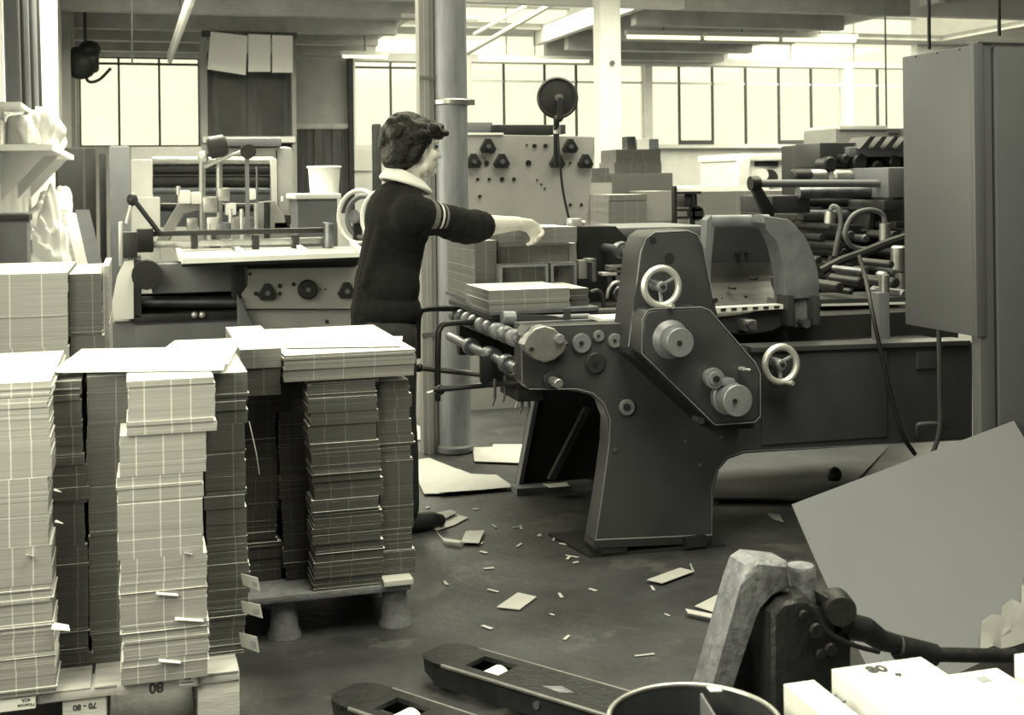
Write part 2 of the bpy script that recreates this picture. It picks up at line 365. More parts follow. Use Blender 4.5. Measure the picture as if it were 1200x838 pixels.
# fluorescent battens
def emis(name, c, s):
    m = bpy.data.materials.new(name); m.use_nodes = True; b = m.node_tree.nodes['Principled BSDF']
    b.inputs['Emission Color'].default_value = c; b.inputs['Emission Strength'].default_value = s; b.inputs['Base Color'].default_value = (.7, .7, .6, 1); return m
M['tubelight'] = emis('lit_fluorescent_tube', (1, .98, .66, 1), 1.3)
def batten(a, b, label, lit=True, w=.05, grp='fluorescent battens under the roof'):
    a, b = Vector(a), Vector(b); mid = (a + b) / 2
    t = thing('fluorescent_light', label, 'light', (mid.x, mid.y, min(a.z, b.z)), grp)
    d = (b - a).normalized()
    part('housing', MB().tube([a + Vector((0, 0, w)), b + Vector((0, 0, w))], w * .8, n=4), M['whitebeam'], t)
    part('lamp_tube', MB().tube([a + d * .03, b - d * .03], w * .5, n=10), M['tubelight'] if lit else M['whitebeam'], t)
    part('hanger', MB().tube([mid + Vector((0, 0, w)), Vector((mid.x, mid.y, ZC))], .008), M['black'], t)
batten(at(199, 72, 16.5), at(227, -6, 12.6), 'unlit white fluorescent batten running away from camera at upper left', False, .06)
batten(at(399, 66, 18.4), at(456, 67, 18.4), 'short lit fluorescent tube left of the round column above the far windows')
for k, (u0, u1) in enumerate(((733, 822), (824, 914), (916, 1004))):
    batten(at(u0, 43 + (u0 - 733) * .018, 17), at(u1, 43 + (u1 - 733) * .018, 17), ['left', 'middle', 'right'][k] + ' one of three lit fluorescent tubes in line right of white column', True, .06)
batten(at(560, 70, 19.4), at(692, 72, 19.4), 'lit fluorescent tube above the far windows between the two columns', True, .05)
# pull cords and drop wires
for u, v0, v1, Y, lab in ((153, -4, 75, 14, 'thin dark drop cord hanging before the left window'), (1087, -10, 58, 6.0, 'dark drop cord above the left edge of the cabinet'), (1169, -10, 42, 6.0, 'dark drop cord above the right end of the cabinet'), (1037, 55, 165, 12, 'thin dark drop cord left of the cabinet before the bright window')):
    a, b = at(u, v0, Y), at(u + 2, v1, Y); a.z = ZC if Y > 13 else max(a.z, ZC)
    single('drop_cord', lab, 'cord', MB().tube([(b.x, b.y, b.z), (b.x, b.y, a.z)], .01), M['black'])

# ------------------------------------------------------------------ far left: wall side
t = thing('pipe_bank', 'row of dark vertical heating pipes on the left wall', 'pipes', (-.78, 9.6, 1.85))
for k in range(6):
    y = 8.7 + k * .38; zb = at(0, 130, 9.6).z
    part('pipe', MB().cyl((-.75, y, zb), (-.78, y, ZC), .05, n=12), M['paint_dark'] if k % 2 else M['paint_mid'], t)
part('bracket', MB().box(-.84, -.70, 8.6, 10.8, zb - .03, zb), M['whitebeam'], t)
zs = at(20, 135, 10).z
t = thing('rag_shelf', 'upper white shelf under the dark pipes at far left', 'shelf', (-.7, 10.3, 0))
part('shelf_board', MB().box(-.85, -.52, 8.7, 11.6, 1.62, 1.66), M['white'], t)
for y in (8.9, 10.1, 11.3): part('bracket', MB().prism([(-.85, 1.3), (-.85, 1.62), (-.56, 1.62)], y, y + .03), M['whitebeam'], t)
part('back_panel', MB().box(-.85, -.83, 8.7, 11.6, 1.66, 1.82), M['white'], t)
t = thing('rag_shelf', 'lower white shelf with paper bundles far along the left wall', 'shelf', (-.7, 11.0, 0))
part('shelf_board', MB().box(-.85, -.5, 10.35, 11.7, .98, 1.02), M['white'], t)
for y in (10.4, 11.6): part('leg', MB().box(-.56, -.52, y, y + .04, 0, .98), M['whitebeam'], t)
def heap(c, rad, seed, amp=.2, nu=40, nv=26):
    r = random.Random(seed); m = MB().ball(c, rad, nu, nv); c = Vector(c)
    for v in m.bm.verts:
        d = v.co - c; k = 1 + amp * (sin(d.x * 27 + seed) * cos(d.y * 23 + seed * 2) + .5 * sin(d.z * 33 + seed + d.x * 30) + .35 * sin(d.x * 71 + d.y * 60)) ; v.co = c + d * k
        if v.co.z < c.z - rad[2] * .7: v.co.z = c.z - rad[2] * .7
    return m
for k, (y, x, z, rr, lab) in enumerate(((9.1, -.68, 1.66, (.13, .2, .14), 'crumpled white rag on the near end of the left wall shelf'), (10.0, -.66, 1.66, (.14, .22, .17), 'heap of white rags in the middle of the left wall shelf'), (11.0, -.68, 1.66, (.12, .25, .12), 'crumpled white rag on the far end of the left wall shelf'),
        (10.65, -.66, 1.02, (.14, .24, .16), 'white paper bundle on the near part of the lower shelf'), (11.25, -.66, 1.02, (.15, .26, .2), 'larger white paper bundle on the far part of the lower shelf'))):
    single('rag_heap', lab, 'rag', heap((x, y, z + rr[2] * .7), rr, k + 2), M['cloth'], 'rags and paper on the left wall shelf')
# sack-like white bundle at (45,240) and the dark crate below it
t = thing('dark_crate', 'dark grey crate standing by the left wall behind the taller card pile', 'crate', (-.62, 8.6, 0))
p = at(0, 250, 8.4); q = at(32, 305, 8.4)
part('body', MB().box(-.83, q.x, 8.4, 8.68, 0, p.z, .01), M['paint_mid'], t)
part('rim', MB().box(-.84, q.x + .012, 8.39, 8.69, p.z - .05, p.z - .01, .004), M['paint_dark'], t)
single('waste_bag', 'rumpled white sack bulging beside the dark crate at the left wall', 'sack', heap((at(50, 250, 9.95).x + .05, 9.95, .62), (.15, .22, .66), 11, .12, 40, 40), M['cloth'])
for k, (u0, v0, u1, v1, th) in enumerate(((64, 245, 84, 312, .03), (76, 250, 98, 308, .05), (88, 246, 112, 304, .03))):
    yy = 10.35 - k * .16; a = at(u0, v0, yy); b = at(u1, v1, yy - .5); b.z = 0; d = Vector((.10, 0, 0)); b.x += .12
    single('leaning_plank', ['narrow pale plank leaning by the white sack', 'wide pale plank, middle of the three leaning ones', 'grey plank leaning rightmost of the three'][k], 'plank',
           MB().hexa([b, b + d, b + d + Vector((0, th, 0)), b + Vector((0, th, 0)), a, a + d, a + d + Vector((0, th, 0)), a + Vector((0, th, 0))]), [M['wood'], M['white'], M['paint_mid']][k], 'planks leaning at the left wall')
# dark partitions and grey locker
def board(u0, v0, u1, Y, dep, m, lab, nm='partition_board', cat='board', bev=.02):
    a, b = at(u0, v0, Y), at(u1, v0, Y); return single(nm, lab, cat, MB().box(a.x, b.x, Y, Y + dep, 0, a.z, bev), m)
board(66, 173, 97, 12.6, .5, M['paint_dark'], 'dark covered stand below the left window', 'covered_stand', 'stand')
board(99, 173, 112, 12.2, .05, M['black'], 'narrow black board standing with rounded top beside the dark stand')
board(116, 179, 124, 12.1, .05, M['black'], 'thinnest black board standing left of the grey locker')
board(128, 171, 152, 11.5, .5, M['paint_mid'], 'tall grey locker left of the frame machine', 'grey_locker', 'locker')
board(153, 172, 237, 15.5, .5, M['grime'], 'long low grey cabinet under the left window', 'low_cabinet', 'cabinet')
# dark motor on the left wall top
t = thing('fan_motor', 'dark fan motor hanging at the top of the left window', 'fan', at(100, 70, 16))
c = at(100, 70, 16.4)
part('motor', MB().cyl(c - Vector((.16, 0, 0)), c + Vector((.16, 0, 0)), .16, n=16, b=.03), M['black'], t)
part('bracket', MB().box(c.x - .02, c.x + .02, c.y - .02, c.y + .02, c.z + .1, ZC), M['black'], t)
part('fan_guard', MB().ball(c + Vector((-.05, -.05, -.05)), (.2, .14, .2)).ball(c + Vector((.05, 0, .12)), (.14, .14, .12)), M['black'], t)
part('hook_arm', MB().tube([c, c + Vector((.02, 0, -.25)), c + Vector((.15, 0, -.25)), c + Vector((.3, 0, -.1))], .02), M['black'], t)

# ------------------------------------------------------------------ middle far: rack with hanging sheets, wall panel
Y = 16.8
t = thing('drying_rack', 'tall dark wooden rack between the windows', 'rack', (at(295, 160, Y).x, Y + .2, 0))
zt, zb = at(295, 62, Y).z, at(295, 166, Y).z
part('left_post', MB().box(at(235, 100, Y).x, at(243, 100, Y).x, Y, Y + .2, 0, at(239, 38, Y).z), M['grime'], t)
part('right_post', MB().box(at(342, 100, Y).x, at(347, 100, Y).x, Y, Y + .2, 0, at(344, 38, Y).z), M['grime'], t)
part('top_rail', MB().box(at(236, 40, Y).x, at(347, 40, Y).x, Y - .1, Y - .02, at(290, 42, Y).z - .03, at(290, 38, Y).z), M['darkwood'], t)
part('rail_arm', MB().box(at(240, 40, Y).x, at(244, 40, Y).x, Y - .05, Y + .15, at(290, 42, Y).z - .03, at(290, 38, Y).z), M['darkwood'], t)
part('shelf_rail', MB().pbox(238, 160, 346, 167, Y - .05, .3), M['whitebeam'], t)
for k, (u0, u1) in enumerate(((244, 256), (257, 281), (282, 306), (307, 333), (334, 341))):
    a, b = at(u0, 100, Y), at(u1, 100, Y); part('back_board', MB().box(a.x - .01, b.x + .004, Y + .1 + .01 * k, Y + .14 + .01 * k, .05, zt), M['darkwood'] if k % 2 == 0 else M['paint'], t)
for k, (pts, lab) in enumerate((([(247, 37), (290, 42), (288, 88), (243, 81)], 'largest tilted white sheet hanging on the dark rack'), ([(291, 40), (317, 41), (317, 84), (291, 84)], 'middle white sheet hanging on the dark rack'), ([(319, 41), (343, 42), (343, 85), (319, 85)], 'right hand white sheet hanging on the dark rack'))):
    P = [at(u, v, Y - .125 - .03 * (i > 1)) for i, (u, v) in enumerate(pts)]
    single('hanging_sheet', lab, 'sheet', MB().slab(P, .012), M['white'], 'sheets hanging on the rack')
t = thing('boarded_partition', 'grey partition with a dark boarded lower half behind the white bin', 'partition', (at(380, 190, 17.6).x, 17.6, 0))
part('upper_panel', MB().pbox(347, 68, 412, 147, 17.6, .08), M['grime'], t)
part('rail', MB().pbox(346, 145, 413, 150, 17.55, .15), M['beam'], t)
for k in range(6):
    u0 = 347 + k * 10.8; part('board', MB().pbox(u0 + .1, 151, u0 + 10.7, 250, 17.58 + .02 * (k % 2), .06), M['darkwood'], t)
part('post', MB().pbox(409, 68, 415, 250, 17.5, .2), M['paint_dark'], t)
# pale box and bin
t = thing('grey_bin_stand', 'boxy grey stand with a pale rim under the white bin', 'stand', (at(374, 260, 9.6).x, 9.8, 0))
a, b = at(346, 230, 9.6), at(400, 230, 9.6); zt = at(374, 227, 9.6).z
part('body', MB().box(a.x + .02, b.x - .02, 9.62, 10.2, 0, zt - .04), M['paint_mid'], t)
part('rim', MB().box(a.x, b.x, 9.6, 10.22, zt - .04, zt, .008), M['white'], t)
part('corner_strip', MB().box(b.x - .03, b.x, 9.6, 9.63, 0, zt - .04), M['white'], t)
c = at(380, 212, 9.9)
t = thing('white_bin', 'white tapered plastic bin standing on the grey stand', 'bin', (c.x, 9.9, zt))
h = at(380, 196, 9.9).z - zt
part('body', MB().lathe([(.11, 0), (.125, h), (.118, h), (.105, .015), (0, .015)], (c.x, 9.9, zt), (0, 0, 1), 24), M['white'], t)
part('rim', MB().ring((c.x, 9.9, zt + h), (0, 0, 1), .127, .009, 28), M['white'], t)
single('pale_notice', 'small pale notice on the wall right of the dark boarded partition', 'notice', MB().slab([at(413, 175, 19.96), at(437, 175, 19.96), at(437, 200, 19.96), at(413, 200, 19.96)], .03), M['white'])
board(437, 145, 447, 14, .1, M['black'], 'dark narrow post behind the head of the woman', 'machine_post', 'post')
# reels behind the woman
c = at(421, 254, 9.0)
for k, dx in enumerate((0, .12)):
    t = thing('cable_reel', ['left one of two pale hoop reels behind the woman', 'right one of two pale hoop reels behind the woman'][k], 'reel', (c.x + dx, 9.0 - .3 * k, 0), 'pale reels behind the woman')
    cc = Vector((c.x + dx, 9.0 - .3 * k, c.z)); axx = (-.75, -.66, .05)
    part('hoop', MB().ring(cc, axx, .19, .016, 32), M['whitebeam'], t); part('inner_hoop', MB().ring(cc + Vector(axx) * -.05, axx, .15, .02, 32), M['paint_mid'], t)
    part('hub', MB().cyl(cc - Vector(axx) * .06, cc + Vector(axx) * .06, .05), M['steel_dark'], t)
    part('stand', MB().box(cc.x - .03, cc.x + .03, cc.y + .05, cc.y + .12, 0, cc.z), M['paint_dark'], t)
# ------------------------------------------------------------------ left machine: sheet feeder with frame table
def tri_knob(c, r, parent, m=None, ax=(0, -1, 0)):
    c = Vector(c); x = MB(); pts = []
    for k in range(3):
        for s in (-.28, .28):
            a = pi / 2 + k * 2 * pi / 3 + s; pts.append((c.x + r * cos(a), c.z + r * sin(a)))
    x.prism(pts, c.y - .035, c.y, .006); o = part('star_knob', x, M['black'], parent)
    part('knob_centre', MB().cyl(c + Vector((0, -.045, 0)), c + Vector((0, -.03, 0)), r * .28, n=10), M['steel_dark'], o)
def hole(u, v, r, Y, parent, m='black', nm='bolt'):
    c = at(u, v, Y); part(nm, MB().cyl((c.x, Y - .008, c.z), (c.x, Y + .01, c.z), r, n=12), M[m], parent)
Y = 8.0
t = thing('feeding_machine', 'pale grey sheet feeding machine with frame table behind the front card pallets', 'machine', (at(290, 400, Y).x, Y + .4, 0))
part('plinth', MB().pbox(128, 375, 282, 500, Y + .05, .9, .01), M['paint_mid'], t)
a, b = at(128, 440, Y), at(282, 440, Y)
part('plinth_door', MB().pbox(158, 379, 280, 470, Y + .035, .02, .006), M['paint_mid'], t)
part('end_casting', MB().pprism([(133, 376), (131, 355), (137, 325), (146, 306), (157, 304), (157, 374)], Y, .12, .008), M['whitebeam'], t)
part('end_frame', MB().pbox(150, 304, 166, 374, Y + .02, .6, .01), M['paint'], t)
part('column_box', MB().pbox(144, 272, 161, 303, Y - .02, .14, .006), M['paint_dark'], t)
part('column_rod', MB().pbox(139, 260, 144, 312, Y, .03, .004), M['chrome'], t)
part('side_drum', MB().cyl(at(172, 322, Y) + Vector((0, -.04, 0)), at(172, 322, Y) + Vector((0, .1, 0)), .09), M['black'], t)
part('cross_beam', MB().pbox(178, 308, 282, 343, Y + .06, .25, .012), M['paint_mid'], t)
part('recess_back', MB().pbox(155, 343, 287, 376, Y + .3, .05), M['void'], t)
part('drive_shaft', MB().cyl(at(160, 354, Y + .2), at(284, 354, Y + .2), .035), M['steel_dark'], t)
part('foot_rail', MB().pbox(155, 367, 287, 376, Y + .02, .1, .004), M['black'], t)
for u in (228, 237): part('rail_button', MB().ball(at(u, 369, Y + .01), .02), M['chrome'], t)
# right hand cabinet
fr = part('front_panel', MB().pprism([(290, 315), (424, 313), (424, 362), (288, 362), (283, 345), (291, 335)], Y - .25, .5, .006), M['paint_light'], t)
part('lower_panel', MB().pprism([(284, 363), (424, 363), (424, 520), (290, 520)], Y - .2, .45, .006), M['paint_light'], t)
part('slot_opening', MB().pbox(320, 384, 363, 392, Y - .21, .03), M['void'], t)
part('cable_cover', MB().pprism([(279, 346), (287, 362), (297, 380), (297, 470), (281, 470)], Y - .3, .1, .008), M['paint_mid'], t)
for u, v in ((313, 343), (406, 341)): tri_knob(at(u, v, Y - .25), .058, t)
c = at(360, 339, Y - .25); kb = part('round_knob', MB().lathe([(0, -.05), (.05, -.05), (.06, -.04), (.06, 0), (0, 0)], c, (0, 1, 0), 24), M['black'], t)
part('knob_centre', MB().cyl(c + Vector((0, -.06, 0)), c + Vector((0, -.045, 0)), .014, n=10), M['steel_dark'], kb)
for u, v, r in ((293, 321, .011), (300, 344, .014), (328, 335, .014), (328, 344, .012), (344, 333, .013), (375, 339, .006), (381, 339, .006), (383, 377, .012), (420, 322, .012)): hole(u, v, r, Y - .25 if v < 362 else Y - .2, t)
part('panel_label', MB().pbox(371, 361, 388, 362.5, Y - .205, .01), M['grime'], t)
# table with framed trays
z = at(300, 300, Y - .2).z
p1, p2, p3, p4 = fl(213, 307, z), fl(424, 299, z), fl(412, 289, z), fl(206, 291, z)
part('table_top', MB().slab([p1 - Vector((0, 0, .03)), p2 - Vector((0, 0, .03)), p3 - Vector((0, 0, .03)), p4 - Vector((0, 0, .03))], .03, (0, 0, 1)), M['paint_dark'], t)
part('table_edge', MB().tube([p1 + Vector((0, -.02, .005)), p2 + Vector((0, -.02, .005))], .02, n=4), M['whitebeam'], t)
for f0 in (0, .33, .68, 1):
    a, b = p1.lerp(p2, f0), p4.lerp(p3, f0); part('tray_bar', MB().tube([a + Vector((0, 0, .02)), b + Vector((0, 0, .02))], .022, n=4), M['whitebeam'], t)
for f0, f1 in ((.02, .31), (.35, .66), (.70, .98)):
    part('tray_sheet', MB().slab([p1.lerp(p2, f0).lerp(p4.lerp(p3, f0), .12), p1.lerp(p2, f1).lerp(p4.lerp(p3, f1), .12), p1.lerp(p2, f1).lerp(p4.lerp(p3, f1), .8), p1.lerp(p2, f0).lerp(p4.lerp(p3, f0), .8)], .012, (0, 0, 1)), M['white'] if f1 < .7 else M['grime'], t)
part('table_bracket', MB().pbox(272, 303, 287, 350, Y - .22, .1, .01), M['black'], t)
part('table_apron', MB().pbox(290, 303, 418, 314, Y - .2, .04), M['paint_dark'], t)
# cross bar and its posts
part('cross_bar', MB().pbox(166, 269, 390, 275, Y + .35, .07, .005), M['black'], t)
part('bar_foot_rail', MB().pbox(168, 281, 386, 288, Y + .35, .1, .006), M['steel'], t)
part('bar_block', MB().pbox(160, 268, 180, 296, Y + .3, .15, .01), M['black'], t)
for k, (u, v0) in enumerate(((384, 261), (347, 276), (228, 276), (300, 276))):
    part('bar_post', MB().pbox(u - 4, v0, u + 4, 292, Y + .33, .1, .006), M['black'], t)
part('post_spring', MB().cyl(at(385, 262, Y + .3), at(385, 290, Y + .3), .035, n=10), M['steel_dark'], t)
part('bar_lever', MB().tube([at(156, 233, Y + .2), at(186, 272, Y + .35)], .016), M['black'], t)
part('lever_head', MB().ball(at(155, 234, Y + .2), (.035, .035, .04)), M['black'], t)
part('lever_rod', MB().tube([at(155, 234, Y + .2), at(148, 262, Y + .2)], .012), M['chrome'], t)
# upper frame behind
Y2 = 8.9
part('frame_upright', MB().pbox(154, 187, 179, 300, Y2, .1, .01), M['whitebeam'], t)
part('frame_foot', MB().pbox(154, 231, 188, 310, Y2 - .1, .1, .01), M['whitebeam'], t)
part('frame_upright', MB().pbox(318, 186, 325, 262, Y2, .08, .008), M['whitebeam'], t)
for k, (v, m, r) in enumerate(((189, 'steel', .03), (199, 'black', .035), (213, 'black', .045), (223, 'steel_dark', .03), (243, 'black', .03))):
    part('roller', MB().cyl(at(179, v, Y2 + .1), at(320, v, Y2 + .1), r, n=12), M[m], t)
part('back_plate', MB().pbox(180, 195, 318, 265, Y2 + .5, .04), M['paint_mid'], t)
part('slanted_arm', MB().pprism([(183, 283), (210, 237), (240, 235), (240, 247), (214, 249), (199, 283)], Y2 - .15, .1, .01), M['paint_light'], t)
part('slanted_arm', MB().pprism([(300, 237), (322, 235), (343, 272), (300, 272)], Y2 - .1, .1, .01), M['paint_light'], t)
for u, v0, v1, m in ((237, 182, 282, 'steel'), (257, 184, 270, 'steel'), (313, 237, 282, 'black'), (301, 195, 280, 'steel_dark')):
    part('upright_rod', MB().cyl(at(u, v1, Y2 - .2), at(u, v0, Y2 - .2), .022 if m != 'steel_dark' else .008, n=10), M[m], t)
part('disc_post', MB().pbox(288, 183, 292.5, 278, Y2 - .35, .04), M['paint_mid'], t)
c = at(291, 177, Y2 - .4); part('disc', MB().cyl(c, c + Vector((0, .05, 0)), .052, n=20, b=.008), M['black'], t)
part('drive_motor', MB().cyl(at(243, 174, Y2 - .2), at(266, 170, Y2 - .2), .075, n=18, b=.02), M['paint_dark'], t)
part('motor_arm', MB().tube([at(240, 196, Y2 - .25), at(262, 186, Y2 - .3), at(288, 176, Y2 - .38)], .012), M['steel'], t)
part('rod_clamp', MB().ball(at(238, 184, Y2 - .2), .04), M['chrome'], t)
for u, v, r, m in ((216, 231, .05, 'white'), (230, 232, .045, 'whitebeam'), (246, 240, .06, 'steel'), (262, 228, .05, 'steel'), (270, 245, .045, 'whitebeam'), (249, 262, .05, 'chrome'), (275, 262, .05, 'steel'), (225, 262, .045, 'steel'), (294, 228, .04, 'white'), (262, 270, .06, 'steel_dark'), (290, 262, .05, 'steel_dark')):
    c = at(u, v, Y2 - .18); part('gripper', MB().box(c.x - r * .8, c.x + r * .8, c.y - r, c.y + r, c.z - r * .9, c.z + r * .9, .012), M[m], t)
for u, v0, v1 in ((209, 218, 228), (300, 238, 276), (331, 230, 236), (283, 245, 282), (270, 245, 282), (245, 262, 285)):
    part('pin', MB().cyl(at(u, v1, Y2 - .22), at(u, v0, Y2 - .22), .014, n=8), M['chrome'], t)
part('side_bracket', MB().pbox(322, 261, 340, 268, Y2 - .1, .08).pbox(334, 252, 341, 262, Y2 - .1, .06), M['black'], t)
t = thing('machine_hood', 'rounded pale hood behind the feeding machine below the dark rack', 'hood', (at(315, 200, 10.2).x, 10.4, 0))
a, b = at(262, 172, 10.4), at(344, 172, 10.4)
part('body', MB().box(a.x, b.x, 10.4, 11.0, 0, a.z, .05), M['paint_light'], t)
part('top_lid', MB().box(a.x - .02, b.x - .1, 10.35, 11.05, a.z, a.z + .07, .02), M['paint_mid'], t)
part('side_seam', MB().pbox(324, 176, 325.5, 260, 10.39, .02), M['paint_dark'], t)

# ------------------------------------------------------------------ middle machine: tall plate with star knobs
Y = 7.4
t = thing('knob_panel_machine', 'tall grey machine side plate with black star knobs right of the round column', 'machine', (at(615, 250, Y).x, Y + .3, 0))
part('side_plate', MB().pprism([(540, 157), (697, 160), (694, 205), (684, 268), (680, 330), (672, 505), (540, 505)], Y, .06, .006), M['paint_light'], t)
part('rear_housing', MB().pprism([(545, 170), (680, 172), (668, 500), (545, 500)], Y + .06, .7), M['paint_dark'], t)
part('top_strip', MB().pbox(540, 155.5, 590, 158, Y - .01, .05), M['white'], t)
for u, v in ((571, 172), (554, 189.5), (587, 189.5), (667, 172), (652, 189.5), (685, 190)): tri_knob(at(u, v, Y), .052, t)
for u, v, r in ((570, 191, .015), (619, 191, .018), (626, 171, .013), (639, 171, .013), (559.5, 210, .01), (573, 210, .01), (588, 210, .014), (602, 210, .012), (629, 211, .006), (634, 216, .006), (638, 221, .006), (562, 230, .01), (668, 240, .01), (681, 240, .01), (668, 191, .008), (617, 170, .006)): hole(u, v, r, Y, t)
t = thing('machine_top_box', 'long dark box lying on top of the tall knob plate machine', 'box', (at(605, 152, Y).x, Y + .4, at(600, 157, Y).z))
part('body', MB().pbox(578, 146, 651, 158, Y + .25, .4, .01), M['paint_dark'], t)
part('end_piece', MB().pbox(544, 143, 578, 158, Y + .3, .35, .012), M['paint_mid'], t)
part('clip', MB().pbox(652, 146, 663, 157, Y + .2, .1, .004), M['paint'], t)
# round lamp head on its arm with cord
c = at(653, 115, Y - .15)
t = thing('machine_lamp', 'round black lamp head on a short arm above the knob plate', 'lamp', at(651, 188, Y - .05))
part('shade', MB().lathe([(0, .05), (.05, .05), (.10, .03), (.128, 0), (.128, -.015), (.118, -.022), (.11, -.012), (.04, -.02), (0, -.022)], c, (.1, 1, -.05), 36), M['black'], t)
part('shade_boss', MB().cyl(c + Vector((0, -.05, 0)), c, .022), M['steel'], t)
part('yoke', MB().hexa([c + Vector((-.02, -.06, -.13)), c + Vector((.02, -.06, -.13)), c + Vector((.02, -.03, -.13)), c + Vector((-.02, -.03, -.13)), c + Vector((-.012, -.06, 0)), c + Vector((.012, -.06, 0)), c + Vector((.012, -.035, 0)), c + Vector((-.012, -.035, 0))]), M['paint_dark'], t)
part('joint', MB().ball(at(654, 139, Y - .18), (.03, .025, .025)), M['paint_dark'], t)
part('stem', MB().cyl(at(652, 195, Y - .06), at(652, 140, Y - .17), .018), M['black'], t)
part('collar', MB().cyl(at(652.5, 156, Y - .14), at(652.5, 146, Y - .15), .022), M['chrome'], t)
part('cord', MB().tube([at(653, 150, Y - .15), at(656, 190, Y - .15), at(660, 225, Y - .12), at(668, 262, Y - .1)], .008), M['black'], t)

# ------------------------------------------------------------------ card piles behind
PALE = card_mat('pale_card_edges', .34, .82, (-.075, -.005, .06))
GREY = card_mat('grey_card_edges', .11, .80, (-.05, .045))
MIDC = card_mat('mid_card_edges', .13, .80, (-.06, .0, .07))
DARK = card_mat('dark_card_edges', .06, .55, (-.03, .05), .002)
CARDL = card_mat('fine_card_edges', .17, .80, (-.11, -.02, .075), .0022)
def bundle_mb(x0, x1, y0, y1, z0, z1, seed, k=7, jit=.0007, lean=0.0):
    r = random.Random(seed); m = MB(); zs = [z0] + sorted(r.uniform(z0 + .004, z1 - .004) for _ in range(k - 1)) + [z1]
    for i, (a, b) in enumerate(zip(zs, zs[1:])):
        dx, dy = r.gauss(0, jit), r.gauss(0, jit * .5); dx += lean * (i / k)
        if r.random() < .05: dx += r.choice((-1, 1)) * .004; dy -= .003
        m.box(x0 + dx, x1 + dx, y0 + dy, y1 + dy, a, b)
    return m
ORD = ['topmost', 'second', 'third', 'fourth', 'fifth', 'sixth', 'seventh', 'eighth', 'ninth', 'tenth', 'eleventh', 'twelfth', 'thirteenth', 'fourteenth', 'fifteenth', 'sixteenth', 'seventeenth', 'eighteenth']
def pile(px, Y0, dep, zlist, m, desc, grp, seed, dx=(0, 0), jig=.006, k=7, yr=0.0, white_top=False):
    """zlist: heights of the joints from the base up; px: left and right edge in the picture at the front plane; dx: lean at base and top."""
    r = random.Random(seed); N = len(zlist) - 1; out = []
    for i in range(N):
        f = i / max(1, N - 1); o = dx[0] + (dx[1] - dx[0]) * f + r.uniform(-jig, jig); oy = r.uniform(-jig, jig) * .4
        n = N - 1 - i; lab = 'card bundle ' + ('topmost in ' if n == 0 else '%s from top in ' % ORD[n] if i else 'lowest in ') + desc
        b = bundle_mb(px[0] + o, px[1] + o + r.uniform(-.003, .003), Y0 + oy, Y0 + dep + oy, zlist[i], zlist[i + 1], seed * 100 + i, k)
        out.append(single('card_bundle', lab, 'bundle', b, m, grp))
    return out
def zs(z0, z1, n, seed, var=.35):
    r = random.Random(seed); s = [1 + r.uniform(-var, var) for _ in range(n)]; T = sum(s); z = [z0]
    for q in s: z.append(z[-1] + q / T * (z1 - z0))
    return z
g = 'card bundles piled behind the knob plate machine'
for k, (u0, u1, v0, v1, Yp, n, m, lab) in enumerate(((713, 757, 228, 330, 8.6, 4, CARDL, 'the front pile right of the knob plate machine'), (757, 792, 224, 330, 8.7, 4, CARDL, 'the right rear pile behind the knob plate machine'), (688, 716, 214, 330, 9.0, 4, CARDL, 'the pile nearest the knob plate machine'), (716, 789, 203, 330, 9.5, 5, MIDC, 'the wide rear pile right of the knob plate machine'))):
    a, b = at(u0, (v0 + v1) / 2, Yp), at(u1, (v0 + v1) / 2, Yp)
    pile((a.x, b.x), Yp, .4, zs(0, at((u0 + u1) / 2, v0, Yp).z, n + 3, k), m, lab, g, 40 + k, jig=.012)
Yp = 9.55; za = at(750, 203, 9.5).z
for k, (u0, u1, v0, v1, lab, m) in enumerate(((720, 775, 190, 203, 'wide card bundle lying on the wide rear pile', MIDC), (722, 774, 175, 190, 'upper dark card bundle with a wavy top on the wide rear pile', GREY))):
    a, b = at(u0, v1, Yp), at(u1, v0, Yp); single('card_bundle', lab, 'bundle', bundle_mb(a.x, b.x, Yp, Yp + .35, za, b.z, 70 + k), m, g); za = b.z
for k, (u0, u1, lab) in enumerate(((735, 745, 'small dark packet on the left of the topmost rear card bundle'), (747, 761, 'small white packet in the middle of the topmost rear card bundle'), (762, 772, 'small grey packet on the right of the topmost rear card bundle'))):
    a, b = at(u0, 175, Yp + .1), at(u1, 163, Yp + .1); single('packet', lab, 'packet', MB().box(a.x, b.x, Yp + .1, Yp + .22, za, za + (.09 if k else .11), .006), M[['paint', 'white', 'paint_mid'][k]])
for k, (u0, u1, v0, v1) in enumerate(((690, 716, 205, 214), (693, 714, 197, 205))):
    a, b = at(u0, v1, 9.05), at(u1, v0, 9.05); single('card_bundle', ['flat white-topped card bundle on the pile nearest the knob plate machine', 'smaller card bundle on the white-topped one nearest the knob plate machine'][k], 'bundle', bundle_mb(a.x, b.x, 9.05, 9.35, a.z if k else at(702, 214, 9.0).z, b.z, 80 + k), GREY, g)

# white board stack in front of the far right window
Yw = 9.6
a, b = at(806, 230, Yw), at(902, 230, Yw); zt = at(850, 224, Yw).z
for k, (z0, z1) in enumerate(zip(zs(0, zt, 5, 3), zs(0, zt, 5, 3)[1:])):
    single('board_stack', ['lowest', 'second lowest', 'middle', 'second highest', 'highest'][k] + ' block of the wide white sheet stack behind the curved guard', 'stack', bundle_mb(a.x, b.x + .3, Yw, Yw + .8, z0, z1, 90 + k, 6), PALE, 'blocks of the wide white sheet stack')
single('loose_sheets', 'loose white sheets lying along the top of the wide white stack', 'sheets', MB().box(a.x - .1, b.x + .1, Yw + .2, Yw + 1.0, zt, zt + .03).box(a.x + .2, b.x, Yw + .3, Yw + .9, zt + .03, zt + .045), M['white'])
t = thing('rack_trolley', 'black upright trolley frame left of the white sheet stack', 'trolley', (at(800, 250, 8.4).x, 8.6, 0))
